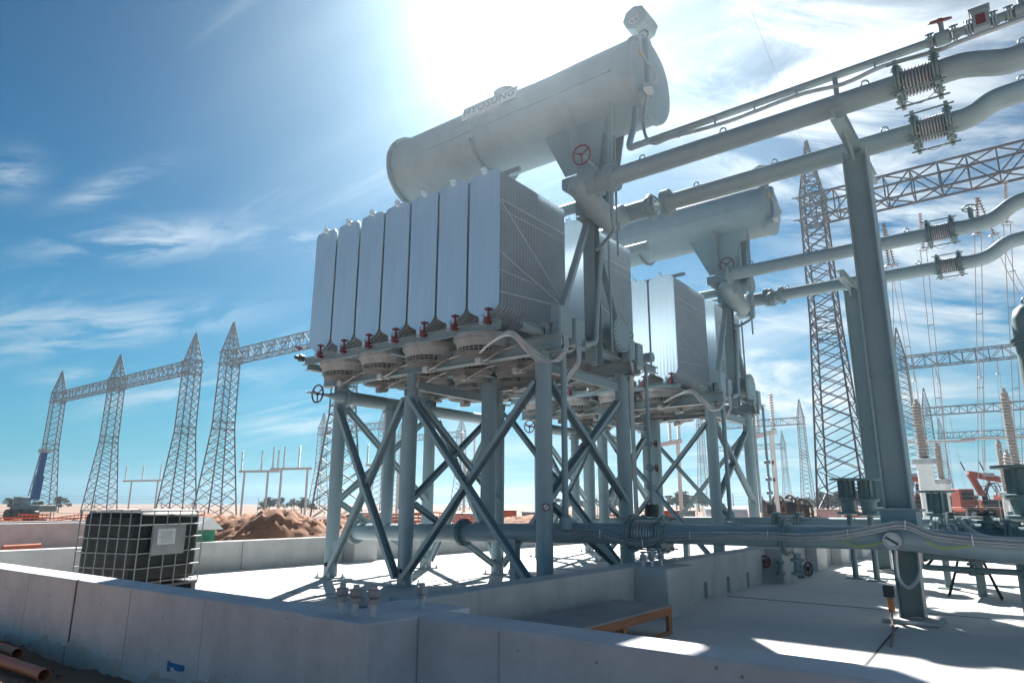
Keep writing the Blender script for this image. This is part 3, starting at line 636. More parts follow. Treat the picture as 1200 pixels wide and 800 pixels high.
    for x in (-.22, .60):
        v = MB(); v.lathe((x-.10, Y1, ZT_+.02), (1, 0, 0), [(0, .06), (.03, .09), (.17, .09), (.2, .06)], 14); v.flange((x-.13, Y1, ZT_+.02), (1, 0, 0), .115, .02, 6); v.flange((x+.13, Y1, ZT_+.02), (1, 0, 0), .115, .02, 6); v.cyl((x, Y1, ZT_+.05), (x, Y1, ZT_+.24), .035, n=10)
        vo = v.build('valve', PAINT, tp); MB().wheel((x, Y1-.01, ZT_+.27), (.1, -.5, .9), .12, .016, 3, 24).build('red_handwheel', RED, vo)
    rl = MB(); rl.span((.10, Y1-.09, ZT_-.06), (.28, Y1+.09, ZT_+.18)); rl.flange((.06, Y1, ZT_+.02), (1, 0, 0), .115, .02, 6); rl.flange((.32, Y1, ZT_+.02), (1, 0, 0), .115, .02, 6); ro = rl.build('gas_relay', PAINT, tp, False, .008)
    MB().span((.14, Y1-.094, ZT_-.02), (.24, Y1-.091, ZT_+.12)).build('relay_window', RED, ro, False)
    MB().span((.08, Y1-.11, ZT_+.183), (.30, Y1+.11, ZT_+.215)).build('relay_cover', STEEL, ro, False)
    # ---------------- column carrying both pipes
    cl_ = thing('pipe_column', '', 'support column', (-1.5, 10.2, 0)); T.append(cl_)
    cx, cy = -1.5, 10.15
    MB().ibeam((cx, cy, 1.36), (cx, cy, 6.40), .30, .30, .018, (1, 0, 0)).build('column_shaft', PAINT, cl_, False)
    MB().box((cx, cy, 1.34), (.50, .50, .03)).build('splice_plate', PAINT, cl_, False)
    MB().span((cx-.20, cy-.24, 1.10), (cx+.20, cy+.24, 1.323)).build('splice_box', PAINT, cl_, False)
    MB().ibeam((cx, cy, .05), (cx, cy, 1.10), .26, .26, .018, (1, 0, 0)).build('column_foot', PAINTD, cl_, False)
    MB().box((cx, cy, .025), (.62, .62, .045)).build('base_pad', CONC2, cl_, False, .008)
    MB().ibeam((cx, 9.02, 6.49), (cx, 11.45, 6.49), .16, .16, .012).build('cross_beam', PAINT, cl_, False)
    for sy in (-1, 1): MB().poly([(cx-.01, cy+sy*.16, 6.2), (cx-.01, cy+sy*.16, 6.405), (cx-.01, cy+sy*.75, 6.405)], (.02, 0, 0)).build('bracket', PAINT, cl_, False)
    b = MB()
    for sx in (-1, 1):
        for z in (6.3, 3.1): b.box((cx+sx*.1, cy-.165, z), (.06, .02, .06))
    b.build('splice_bolt', PAINTD, cl_, False)
    # ---------------- junction boxes and the blanked access cover
    jb = thing('junction_box_set', '', 'junction boxes', (-6.0, 9.2, 4.3)); T.append(jb)
    for (y0, w, z0, h_, xx) in ((8.86, .40, 4.08, .50, -5.86), (9.30, .32, 3.98, .46, -5.84), (11.15, .26, 4.0, .44, -5.82), (11.44, .26, 3.98, .44, -5.80)):
        MB().span((xx-.16, y0, z0), (xx, y0+w, z0+h_)).build('box', PAINT, jb, False, .01)
        MB().span((xx+.001, y0+.02, z0+.02), (xx+.012, y0+w-.02, z0+h_-.02)).build('box_lid', PAINT, jb, False, .003)
    b = MB(); b.cyl((-6.0, 10.74, 4.42), (-5.78, 10.74, 4.42), .27, n=28); b.build('access_neck', PAINT, jb)
    b = MB(); b.flange((-5.75, 10.74, 4.42), (1, 0, 0), .33, .03, 20); b.build('access_cover', PAINT, jb)
    for k in range(3):
        o = k*.05
        MB().tube([(-5.84, 8.95+o, 4.08), (-5.84, 8.95+o, 3.85), (-5.9, 8.75+o, 3.62), (-6.0, 8.45+o, 3.58+o), (-6.1, 8.25, 3.75+o), (-6.3, 8.15, 3.98+o*.6), (-6.7, 8.2, 3.95), (-7.1, 8.35, 3.84)], .022, 8, 5).build('cable', CONDUIT, jb)
        MB().tube([(-5.84, 9.36+o, 3.98), (-5.84, 9.34+o, 3.7), (-5.9, 9.2+o, 3.5), (-5.95, 9.05+o, 3.3)], .018, 6, 4).build('cable', CONDUIT, jb)
        MB().tube([(-5.84, 11.25+o, 4.0), (-5.84, 11.3+o, 3.8), (-5.95, 11.4+o, 3.5), (-5.95, 11.42+o, 1.2)], .018, 6, 4).build('cable', CONDUIT, jb)
    b = MB(); b.tube([(-5.88, 9.0, 3.75), (-5.88, 9.0, 1.25)], .05, 10); b.lathe((-5.88, 9.0, 1.0), (0, 0, 1), [(0, .05), (.03, .1), (.2, .1), (.25, .05)], 14); b.build('cable_conduit', PAINT, jb)
    b = MB(); b.tube([(-5.80, 10.2, 6.0), (-5.80, 9.95, 4.5), (-5.8, 9.9, 4.15), (-5.8, 9.6, 4.03), (-5.8, 9.5, 4.02)], .05, 10, 4); b.build('cable_conduit', PAINT, jb)
    # drop pipe with red sampling valves beside the rear right post
    b = MB(); b.cyl((-5.78, 11.75, 4.0), (-5.78, 11.75, 1.4), .035, n=8)
    for z in (2.45, 2.0, 1.65): b.lathe((-5.78, 11.75, z), (0, 0, 1), [(0, .03), (.02, .085), (.10, .085), (.12, .03)], 12)
    b.build('drop_pipe', PAINT, jb)
    for z in (2.5, 2.05): MB().wheel((-5.62, 11.70, z), (1, 0, 0), .06, .012, 3, 14).build('small_valve_wheel', RED, jb)
    MB().lathe((-5.78, 11.75, 1.18), (0, 0, 1), [(0, .13), (.22, .13)], 16).build('dehydrator', DARK, jb)
    # ---------------- low main oil pipe with its bellows
    lp = thing('main_oil_pipe', '', 'pipe', (-5, 9.45, .95)); T.append(lp)
    path = [(-11.3, 9.45, .84), (-8.3, 9.45, .90), (-5.8, 9.45, .96), (-5.0, 9.45, .97)]
    MB().tube(path, .155, 24).build('pipe_run', PAINT, lp)
    MB().tube([(-4.42, 9.45, .99), (-3.0, 9.45, 1.0), (-1.5, 9.45, 1.02), (-.9, 9.45, .98), (-.5, 9.45, .93), (3.5, 9.45, .88)], .14, 24).build('pipe_run', PAINT, lp)
    bellows(lp, -4.93, -4.5, 9.45, .98, .16)
    for xx, zz in ((-11.3, .84), (-8.35, .90), (-2.75, 1.0)): MB().flange((xx, 9.45, zz), (1, 0, 0), .24).build('flange', PAINTD, lp)
    b = MB()
    for x in (-10.4, -9.9): b = MB(); b.cyl((x, 9.45, .95), (x, 9.45, 3.35), .115, n=16); b.lathe((x, 9.45, 3.20), (0, 0, 1), [(0, .17), (.05, .17)], 16); b.build('riser', PAINT, lp)
    b = MB(); b.cyl((-8.05, 9.75, .95), (-8.05, 9.75, 3.6), .14, n=16); b.cyl((-8.05, 9.45, .95), (-8.05, 9.75, .95), .14, n=14)
    b.build('riser', PAINT, lp)
    for xx in (-3.4, -.9): eye(MB(), xx, 9.45, 1.13 if xx < -2 else 1.11).build('lifting_eye', PAINT, lp)
    for x in (-7.2,):
        b = MB(); b.span((x-.06, 9.38, .0), (x+.06, 9.52, .80)); b.span((x-.16, 9.3, .0), (x+.16, 9.6, .03)); b.span((x-.12, 9.3, .78), (x+.12, 9.6, .83)); b.build('pipe_foot', PAINT, lp, False)
    g = MB(); g.cyl((-1.48, 9.30, 1.0), (-1.48, 9.16, 1.0), .095, n=24); g.torus((-1.48, 9.155, 1.0), (0, 1, 0), .085, .015, 24, 6); go = g.build('butterfly_valve', STEEL, lp)
    MB().beam((-1.545, 9.152, 1.04), (-1.42, 9.152, .96), .022, .025, (0, 1, 0)).build('valve_pointer', DARK, go, False)
    v = MB(); v.lathe((-2.62, 9.40, .80), (0, 0, -1), [(0, .05), (.06, .05), (.07, .09), (.10, .09), (.11, .05), (.22, .06), (.23, .09), (.26, .09), (.28, .03)], 14); v.build('drain_valve', PAINTD, lp)
    MB().wheel((-2.48, 9.33, .62), (1, -.3, 0), .08, .014, 3, 18).build('drain_wheel', DARK, lp)
    return T

def label_unit(T, L):
    for o in T:
        l, g = L[o.name.split('.')[0] if o.get('label') not in ('near', 'far') else 'oil_pipe_'+o['label']] if not o.name.startswith('radiator_bank') else L['radiator_bank_'+('rear' if o['rear'] else 'front')]
        o['label'] = l; o['group'] = g
G = {'support_frame': 'cooler support frames', 'header_pipe': 'header pipes under the fans', 'radiator_bank_front': 'radiator banks', 'radiator_bank_rear': 'radiator banks', 'conservator_mast': 'conservator masts', 'conservator_tank': 'conservator tanks', 'oil_manifold': 'oil manifolds', 'oil_pipe_near': 'overhead oil pipes', 'oil_pipe_far': 'overhead oil pipes', 'relay_pipe': 'thin relay pipes', 'pipe_column': 'pipe columns', 'junction_box_set': 'junction box sets', 'main_oil_pipe': 'low main oil pipes'}
L1 = {'support_frame': 'grey green steel leg frame with crossed braces under the nearer coolers', 'header_pipe': 'steel header pipe with dark handwheel, between the nearest support legs and fans',
      'radiator_bank_front': 'nearest row of seven pale radiators with red drain valves and fans below', 'radiator_bank_rear': 'radiator row directly behind the nearest seven radiators, beyond the mast',
      'conservator_mast': 'braced steel mast holding up the nearer lettered oil tank', 'conservator_tank': 'large lettered grey cylinder oil tank above the nearest radiators, under the sun',
      'oil_manifold': 'valve manifold with red handwheel under the nearer oil tank', 'oil_pipe_near': 'topmost thick overhead oil pipe with bellows', 'oil_pipe_far': 'second thick overhead oil pipe from the top, with bellows and upward bend',
      'relay_pipe': 'thin overhead pipe with two red handwheels above the topmost thick pipe', 'pipe_column': 'nearest tall steel column carrying the two highest overhead pipes',
      'junction_box_set': 'grey junction boxes and bolted round cover on the nearer frame', 'main_oil_pipe': 'low grey green main oil pipe with bellows running across in front'}
L2 = {'support_frame': 'grey green steel leg frame with crossed braces under the farther coolers', 'header_pipe': 'steel header pipe under the fans of the farther coolers',
      'radiator_bank_front': 'farther row of pale radiators, two end panels seen right of the nearer unit', 'radiator_bank_rear': 'rearmost radiator row, behind the mast of the farther unit',
      'conservator_mast': 'braced steel mast holding up the farther oil tank', 'conservator_tank': 'farther grey cylinder oil tank, half hidden behind the overhead pipes',
      'oil_manifold': 'valve manifold with red handwheel under the farther oil tank', 'oil_pipe_near': 'third thick overhead oil pipe from the top, from the farther tank', 'oil_pipe_far': 'lowest of the four thick overhead oil pipes',
      'relay_pipe': 'thin overhead pipe above the third thick pipe, from the farther tank', 'pipe_column': 'second tall steel column, behind and left of the nearest column',
      'junction_box_set': 'grey junction boxes and bolted round cover on the farther frame', 'main_oil_pipe': 'low grey green oil pipe behind the front main pipe'}
U1 = build_unit()
rear = 0
for o in U1:
    if o.name.startswith('radiator_bank'): o['rear'] = rear; rear = 1
U2 = []
for o in U1:
    if o.name.startswith('relay_pipe'): continue
    c = copy_tree(o); sh = Vector((0, 7.0, 0)); U2.append(c)
    if o.name.startswith('pipe_column'): sh += Vector((-1.47, 0, 0))
    if o.name.startswith('oil_pipe'):
        nr = o['label'] == 'near'; Yp = 9.25 if nr else 10.70; sh += Vector((-.40, -.5, .17)) if nr else Vector((-.45, 0, .02))
        for ch in list(c.children):
            if ch.name.startswith('offset_bend'): bpy.data.objects.remove(ch)
        x1 = -.30; dx = .25 if nr else .10
        nb = MB().tube([(x1, Yp, 6.72), (x1+.2+dx, Yp, 6.73), (x1+.45+dx, Yp, 6.80), (x1+.75+dx, Yp, 6.99), (x1+1.0+dx, Yp, 7.04), (x1+1.6+dx, Yp, 7.05), (x1+5, Yp, 7.07)], .153, 24, 6).build('offset_bend', PAINT, o); nb.parent = c
        fb = MB(); fb.flange((x1+1.3+dx, Yp, 7.045), (1, 0, 0), .24); q_ = fb.build('flange', PAINTD, o); q_.parent = c
        if nr:
            q_ = MB().cyl((x1+.30, Yp, 6.80), (x1+.30, Yp, 7.08), .05, n=10).build('valve_neck', PAINTD, o); q_.parent = c
            q_ = MB().wheel((x1+.30, Yp, 7.10), (0, .2, 1), .13, .016, 3, 20).build('handwheel', PAINTD, o); q_.parent = c
    if o.name.startswith('conservator_tank'):
        for ch in list(c.children):
            if ch.name.startswith('name_board'):
                for g_ in list(ch.children): bpy.data.objects.remove(g_)
                bpy.data.objects.remove(ch)
    if o.name.startswith('conservator_tank'): c.scale = (1, .84, .84); sh += Vector((0, 0, .12))
    c.location = o.location + sh
keep = [o.get('label') for o in U1]
def apply(T, L):
    for o, k in zip(T, keep):
        base = o.name.split('.')[0]
        if base == 'oil_pipe': base += '_'+k
        if base == 'radiator_bank': base += '_rear' if o['rear'] else '_front'
        o['label'] = L[base]; o['group'] = G[base]
        if 'rear' in o.keys(): del o['rear']
apply(U1, L1); keep = [k for k, o in zip(keep, U1) if not o.name.startswith('relay_pipe')]; apply(U2, L2)

# ================================================================= things in the foreground
def bolt(loc, h, label, group, r=.034):
    x, y, z = loc; t = thing('anchor_bolt', label, 'bolt', loc, group)
    MB().cyl((x, y, z-.05), (x, y, z+h), r*.72, n=12).build('shank', CONC, t)
    n = MB(); n.lathe((x, y, z+h-.075), (0, 0, 1), [(0, r), (.012, r*1.5), (.016, r*1.28), (.06, r*1.28), (.066, r*.7), (.09, r*.68)], 8); n.build('nut', mat('weathered_zinc', (.36, .36, .37), .6, .4, .2, 8), t)
    MB().lathe((x, y, z+h*.42), (0, 0, 1), [(0, r*.75), (.004, r*1.12), (.04, r*1.12), (.045, r*.75)], 6).build('lower_nut', MATS['weathered_zinc'], t)
BG = 'anchor bolts on the concrete'
for (px, py, h, l) in ((400, 719, .20, 'leftmost anchor bolt of the three on the corner block'), (416, 721, .20, 'middle anchor bolt of the three on the corner block'), (437, 723, .205, 'rightmost anchor bolt of the front three on the corner block'), (494, 712, .17, 'lone anchor bolt at the back of the corner block, right of the three'), (424, 711, .07, 'short dark anchor bolt stub behind the row of three')):
    bolt(at_z(px, py, WZ).to_tuple(), h, l, BG)
for (px, py, h, l) in ((754, 664, .17, 'leftmost bolt on the pilaster of the dividing wall'), (764, 664, .18, 'middle bolt on the pilaster of the dividing wall'), (775, 663, .18, 'rightmost bolt on the pilaster of the dividing wall')):
    bolt(at_z(px, py, WZ).to_tuple(), h, l, BG)
pb = thing('bolted_plate', 'steel plate joining the tall bolts on the dividing wall pilaster', 'plate', (-4.35, 8.75, .78)); MB().box((-4.33, 8.78, .765), (.34, .10, .02), R(10)).build('plate', MATS['weathered_zinc'], pb, False, .003)

# timber platform
tb = thing('timber_platform', 'low plywood platform with red brown timber edges beside the dividing wall', 'platform', (-3.85, 6.5, 0))
MB().span((-4.22, 5.3, .285), (-3.50, 7.52, .303)).build('top_sheet', PLY, tb, False)
for a, b in (((-3.545, 5.3, .20), (-3.505, 7.515, .284)), ((-4.21, 5.31, .20), (-4.17, 7.515, .284))): MB().span(a, b).build('rail', WOOD, tb, False, .004)
for y in (5.32, 6.35, 7.47): MB().span((-4.168, y, .20), (-3.547, y+.04, .284)).build('cross_rail', WOOD, tb, False, .004)
for x in (-4.19, -3.525):
    for y in (5.36, 6.42, 7.47): MB().span((x-.022, y-.04, .0), (x+.022, y+.04, .199)).build('leg', WOOD, tb, False, .004)
MB().span((-3.54, 5.38, .0), (-3.51, 7.43, .035)).build('bottom_rail', WOOD, tb, False, .004)

# bulk container in its cage
dv = ray(153, 690); hd = math.atan2(dv.y, dv.x)
ncr = CAM + Vector((dv.x, dv.y, 0)).normalized()*12.15; ncr.z = 0
eR = Vector((math.cos(hd-R(46)), math.sin(hd-R(46)), 0)); eL = Vector((math.cos(hd+R(44)), math.sin(hd+R(44)), 0))
LR, LL = 1.36, 1.20
def ip(u, v, z): return ncr + eR*u + eL*v + Vector((0, 0, z))
ib = thing('bulk_container', 'dark plastic bulk liquid container in a steel cage behind the near wall', 'container', ip(LR/2, LL/2, 0).to_tuple())
rzI = math.atan2(eR.y, eR.x)
def ibox(u0, v0, z0, u1, v1, z1): return MB().box(ip((u0+u1)/2, (v0+v1)/2, (z0+z1)/2), (abs(u1-u0), abs(v1-v0), abs(z1-z0)), rzI)
ibox(.03, .03, .17, LR-.03, LL-.03, 1.255).build('inner_tank', BLACK, ib, True, .09)
cgm = mat('cage_steel', (.21, .22, .23), .5, .3, .15, 3)
def bar(a, b, r=.009): MB().tube([a, b], r, 8).build('cage_bar', cgm, ib)
for z in (.20, .42, .64, .86, 1.06, 1.275):
    for a, b in ((ip(0, 0, z), ip(LR, 0, z)), (ip(LR, 0, z), ip(LR, LL, z)), (ip(LR, LL, z), ip(0, LL, z)), (ip(0, LL, z), ip(0, 0, z))): bar(a, b, .010)
for u in (.02, .27, .54, .80, 1.06, LR-.02):
    bar(ip(u, -.012, .15), ip(u, -.012, 1.275)); bar(ip(u, LL+.012, .15), ip(u, LL+.012, 1.275))
for v in (.16, .36, .56, .76, .96, LL-.02):
    bar(ip(-.012, v, .15), ip(-.012, v, 1.275)); bar(ip(LR+.012, v, .15), ip(LR+.012, v, 1.275))
for v in (.35, .68): bar(ip(0, v, 1.285), ip(LR, v, 1.285))
pl = ibox(.27, -.032, .60, .94, -.026, 1.06).build('label_plate', cgm, ib, False)
ibox(.36, -.037, .76, .72, -.033, 1.0).build('label_sheet', mat('label_paper', (.45, .48, .48), .6, 0, .1, 3), pl, False)
lnb = MB()
for k in range(9): lnb.box(ip(.54+random.uniform(-.02, .02), -.039, .785+k*.021), (random.uniform(.2, .3), .002, .006), rzI)
lnb.build('print_lines', mat('label_ink', (.20, .22, .22), .6), pl, False)
for u in (.06, LR/2, LR-.06): ibox(u-.05, .02, 0, u+.05, LL-.02, .10).build('pallet_block', DARK, ib, False)
ibox(0, 0, .102, LR, LL, .14).build('pallet_deck', DARK, ib, False)
MB().lathe(ip(LR/2, LL/2, 1.25), (0, 0, 1), [(0, .11), (.05, .11)], 20).build('filler_cap', DARK, ib)
# green bin with white lid behind the container
gp = at_x(236, 632, -14.6); gb = thing('green_post_box', 'small green box with a white sloping lid behind the container', 'box', (gp.x, gp.y, -.2))
MB().span((gp.x-.15, gp.y-.06, -.2), (gp.x+.15, gp.y+.22, .82)).build('body', GREENP, gb, False, .01)
MB().poly([(gp.x-.22, gp.y-.30, .84), (gp.x-.22, gp.y+.36, .84), (gp.x-.22, gp.y+.05, 1.10)], (.44, 0, 0)).build('lid', WHITE, gb, False)

# orange drain pipes on the sand
def pvc(label, a, b):
    t = thing('drain_pipe', label, 'pipe', a, 'loose orange drain pipes'); a, b = Vector(a), Vector(b); d = (b-a).normalized()
    pts = MB(); pts.lathe(a, d, [(0, .055), (0, .049), (.6, .049)], 20, False); pts.build('bore', DARK if False else PVC, t)
    m2 = MB(); m2.lathe(a, d, [(0, .055), ((b-a).length-.12, .055), ((b-a).length-.10, .063), ((b-a).length, .063)], 20, False); m2.build('pipe', PVC, t)
e1 = at_z(52, 790, -.13); e1 = Vector((e1.x, e1.y, -.135))
pvc('orange plastic drain pipe lying open end first on the sand at lower left', e1.to_tuple(), (e1.x-2.9, e1.y-.12, -.13))
pvc('second orange drain pipe at the left edge, behind the longer one', (e1.x-1.22, e1.y+.16, -.13), (e1.x-3.6, e1.y+.05, -.13))
fp1 = at_x(4, 636, -26); fp2 = at_x(48, 634, -26)
tag(MB().tube([(-26, fp1.y, -.02), (-26, fp2.y, 0)], .11, 12).build('drain_pipe', PVC), 'distant orange pipe lying at the foot of the far left wall', 'pipe', 'loose orange drain pipes')

# dirt mounds behind the far wall
def mound(label, cx, cy, rx, ry, h, seed):
    rnd = random.Random(seed); n = 64; vs = []; fs = []
    ph = [rnd.uniform(0, 6) for _ in range(8)]
    for j in range(n+1):
        for i in range(n+1):
            u, v = -1+2*i/n, -1+2*j/n; rr = math.sqrt(u*u+v*v)
            z = h*max(0, 1-rr**1.8)*(1+.25*math.sin(5*u+ph[0])*math.cos(4*v+ph[1])) + .10*max(0, 1.05-rr)*(math.sin(11*u+ph[2])+math.sin(13*v+ph[3])+.7*math.sin(23*u+17*v+ph[4]))*.5 + rnd.uniform(-.07, .07)*max(0, 1.1-rr) + .09*max(0, 1-rr)*math.sin(37*u+9*v+ph[5])*math.sin(31*v-7*u+ph[6])
            vs.append((cx+u*rx, cy+v*ry, -.24+max(0, z)))
    w = n+1; fs = [(j*w+i, j*w+i+1, (j+1)*w+i+1, (j+1)*w+i) for j in range(n) for i in range(n)]
    m_ = MB(); m_.add(vs, fs); tag(m_.build('dirt_mound', DIRT), label, 'dirt mound', 'mounds of red dirt')
c1 = at_d(264, 610, 22); c2 = at_d(338, 610, 21); c3 = at_d(395, 612, 27); c4 = at_d(640, 606, 38)
mound('largest red dirt mound, left of the support legs behind the wall', c1.x, c1.y, 3.4, 3.0, 1.45, 3)
mound('red dirt mound right of the largest one, beside the first support leg', c2.x, c2.y, 2.4, 3.2, 1.30, 5)
mound('low red dirt mound seen between the first two support legs', c3.x, c3.y, 3.5, 3.5, .95, 8)
mound('low far dirt mound seen between the right hand support legs', c4.x, c4.y, 6, 4, 1.0, 9)

# cable bundle clipped along the low main pipe
cbn = thing('cable_bundle', 'bundle of silver conduits undulating along the front of the low pipe', 'cables', (-3.5, 9.2, .95))
cpts = [(656, 600), (659, 611), (671, 621), (704, 625), (729, 632), (754, 636), (776, 630), (809, 627), (853, 627), (900, 627), (940, 629), (994, 625), (1037, 617), (1061, 615), (1093, 627), (1140, 633), (1200, 637), (1280, 643)]
for k in range(3):
    MB().tube([at_y(x, y, 9.22) + Vector((0, -.03*(k % 2), -.034*k+.03)) for x, y in cpts], .014, 8, 5).build('conduit', CONDUIT, cbn)
for x, y in cpts[3::2]:
    p = at_y(x, y, 9.19); MB().box(p, (.016, .06, .11)).build('clip', STEEL, cbn, False)
yw = thing('earth_wire', 'yellow green earth wire looping below the cables beside the nearest column', 'wire', (-1.6, 9.2, .9))
MB().tube([at_y(x, y, 9.22) for x, y in ((985, 632), (1005, 640), (1030, 636), (1050, 626))], .009, 6, 5).build('loop', YEL, yw)
MB().tube([at_y(x, y, 9.22) for x, y in ((1085, 634), (1105, 642), (1130, 640), (1150, 634))], .009, 6, 5).build('loop', YEL, yw)
hs = thing('grey_hose', 'grey hose looped round the foot of the nearest column', 'hose', (-1.4, 9.7, .6))
MB().tube([at_y(x, y, 9.75) for x, y in ((1097, 624), (1083, 630), (1077, 645), (1078, 672), (1066, 688), (1053, 676), (1050, 645), (1052, 632))], .022, 8, 6).build('loop', CONDUIT, hs)
MB().tube([at_y(x, y, 9.78) for x, y in ((1090, 628), (1080, 640), (1079, 664))], .022, 8, 6).build('loop', CONDUIT, hs)
bh = thing('black_hose', 'black hose hanging behind the grey hose at the nearest column', 'hose', (-1.2, 10.6, .9))
MB().tube([at_y(x, y, 10.7) for x, y in ((1078, 655), (1085, 656), (1092, 650), (1097, 640))], .018, 8, 5).build('loop', DARK, bh)
MB().tube([at_y(x, y, 10.7) for x, y in ((1078, 662), (1086, 662), (1093, 654), (1096, 644))], .018, 8, 5).build('loop', DARK, bh)
rs = thing('ratchet_strap', 'orange ratchet strap and turnbuckle at the foot of the nearest column', 'strap', (-1.72, 10.0, 0))
MB().box((-1.70, 9.93, .20), (.07, .05, .17)).build('handle', ORNG, rs, False, .012)
MB().box((-1.71, 9.93, .36), (.12, .06, .14)).build('buckle', DARK, rs, False, .01)
MB().tube([(-1.70, 9.9, .13), (-1.68, 9.75, .012), (-1.6, 9.3, .01), (-1.45, 8.2, .01)], .014, 6, 4).build('tail', mat('strap_pink', (.32, .20, .20), .8), rs)
# round no-entry style tag on the third front post
tg = thing('warning_tag', 'small round red and white tag fixed to the front right support leg', 'sign', (-6.1, 8.6, 1.2))
tp_ = at_y(640, 594, 8.61); nv = (CAM-tp_).normalized()
MB().cyl(tp_ + nv*.004, tp_ + nv*.010, .052, n=20).build('disc', WHITE, tg)
MB().torus(tp_ + nv*.012, nv, .050, .008, 24, 6).build('rim', RED, tg)
a_, b_ = MB().frame(nv); MB().beam(tp_+nv*.012+(a_+b_)*.035, tp_+nv*.012-(a_+b_)*.035, .010, .006, nv).build('bar', RED, tg, False)
# folding table behind the low pipe
ft = thing('folding_table', 'folding table with thin black legs behind the low pipe at right', 'table', (-1.1, 13.6, 0))
f = [at_z(1110, 700, 0), at_z(1175, 702, 0)]; fy = 13.2
fx0, fx1 = f[0].x, f[1].x
MB().span((fx0-.10, fy+.1, .70), (fx1+.12, fy+1.5, .735)).build('table_top', mat('table_grey', (.4, .41, .41), .5), ft, False, .01)
for (xa, xt) in ((fx0, fx0+.22), (fx1, fx1-.22)):
    for yo in (0, .22): MB().tube([(xa, fy+yo, .0), ((xa+xt)/2+(.03 if xa == fx0 else -.03), fy+.1+yo*.6, .42), (xt, fy+.15+yo*.5, .70)], .014, 8, 4).build('leg', BLACK, ft)
for z, e_ in ((.36, .10), (.44, .13)): MB().cyl((fx0+e_+.03, fy+.12, z), (fx1-e_-.03, fy+.12, z), .011, n=8).build('crossbar', BLACK, ft)
# bag leaning on the pier
bgp = at_z(938, 676, 0); bg_ = MB(); bg_.lathe((bgp.x-.05, bgp.y, 0), (-.25, .1, 1), [(0, .16), (.05, .20), (.18, .18), (.32, .11), (.46, .07), (.52, .03)], 14)
o = bg_.build('sack', CLOTH); tag(o, 'dark grey sack slumped against the pier of the dividing wall', 'sack'); 
# red wheel valve on the pier
pv = at_z(913, 660, .30); vt = thing('wall_valve', 'red wheeled valve fixed on the pier of the dividing wall', 'valve', (-4.1, 13.35, .35))
MB().wheel((-4.28, 13.24, .38), (0, 1, 0), .10, .016, 3, 20).build('handwheel', RED, vt); MB().lathe((-4.28, 13.26, .38), (0, 1, 0), [(0, .03), (.06, .05), (.14, .06)], 12).build('bonnet', PAINTD, vt)
MB().lathe((-4.02, 13.30, .42), (0, 0, -1), [(0, .05), (.04, .09), (.08, .05), (.2, .05), (.22, .09), (.26, .09)], 12).build('body', PAINTD, vt)

# valve and flange groups on the right
def valve_stand(label, px, D, ztop, lean=0, w=.13):
    p = at_d(px, 600, D); x, y = p.x, p.y
    t = thing('valve_stand', label, 'valve', (x, y, 0), 'valve stands at the right')
    MB().cyl((x, y, .02), (x, y, ztop-.7), w*.42, n=14).build('leg', PAINTD, t)
    MB().box((x, y, .012), (w*2.4, w*2.4, .02)).build('foot_plate', PAINTD, t, False)
    b = MB(); b.lathe((x, y, ztop-.75), (0, 0, 1), [(0, w), (.03, w*1.7), (.07, w*1.7), (.08, w), (.28, w*1.15), (.30, w*1.6), (.34, w*1.6), (.35, w*.85), (.68, w*.85)], 16); b.build('body', PAINTD, t)
    MB().lathe((x, y, ztop-.06), (0, 0, 1), [(0, w*2.3), (.035, w*2.3)], 20).build('top_plate', PAINTD, t)
    g = MB()
    for k in range(6): a = k*R(60); g.box((x+math.cos(a)*w*.9, y+math.sin(a)*w*.9, ztop-.23), (w*.7, .012, .33), a)
    g.build('rib', PAINTD, t, False)
valve_stand('tall flanged valve left of the second column, its round plate on top', 995, 15.5, 1.95)
valve_stand('flanged valve directly in front of the second column foot', 1019, 15.2, 1.93)
valve_stand('small flanged valve right of the nearest column', 1100, 14.5, 1.68)
valve_stand('large dark flanged valve at the right edge of the picture', 1204, 11.5, 1.95, w=.15)
for label, Y, z, x0, x1, r_ in (('dark flanged pipe behind the low main pipe at right', 10.9, 1.02, -.95, 6, .12), ('second dark flanged pipe farther back at right, below the orange machines', 13.6, .98, -1.6, 7, .13)):
    t = thing('flanged_pipe', label, 'pipe', ((x0+x1)/2, Y, z), 'dark flanged pipes at the right')
    MB().cyl((x0, Y, z), (x1, Y, z), r_, n=18).build('pipe_run', PAINTD, t)
    x = x0+.1; k = 0
    while x < x1:
        b = MB(); b.flange((x, Y, z), (1, 0, 0), r_+.10, .035, 10); b.build('flange', PAINTD if k % 3 else PAINT, t)
        if k % 2 == 0:
            b = MB(); b.lathe((x+.22, Y, z+r_-.04), (0, 0, 1), [(0, .08), (.07, .08), (.08, .12), (.11, .12), (.12, .05), (.17, .04)], 14); b.build('bonnet', PAINTD, t)
            if k % 4 == 0: MB().wheel((x+.22, Y, z+r_+.15), (0, 0, 1), .10, .016, 3, 18).build('handwheel', DARK, t)
            else: MB().box((x+.22, Y, z+r_+.16), (.14, .12, .08)).build('actuator', STEEL, t, False, .01)
        x += .42; k += 1
    for xx in (x0+.6, x0+2.6, x0+5.0): MB().span((xx-.06, Y-.07, 0), (xx+.06, Y+.07, z-r_+.02)).build('foot', PAINTD, t, False)
# small conduits dropping into the row of valves
cd2 = thing('looped_conduits', 'pair of grey conduits dropping in curves onto the low pipe at right', 'cables', (-.6, 9.6, 1.1))
MB().tube([at_y(x, y, 9.7) for x, y in ((1108, 600), (1110, 616), (1120, 627), (1145, 634))], .022, 8, 5).build('conduit', CONDUIT, cd2)
MB().tube([at_y(x, y, 9.7) for x, y in ((1122, 606), (1134, 618), (1150, 627), (1175, 632))], .022, 8, 5).build('conduit', CONDUIT, cd2)
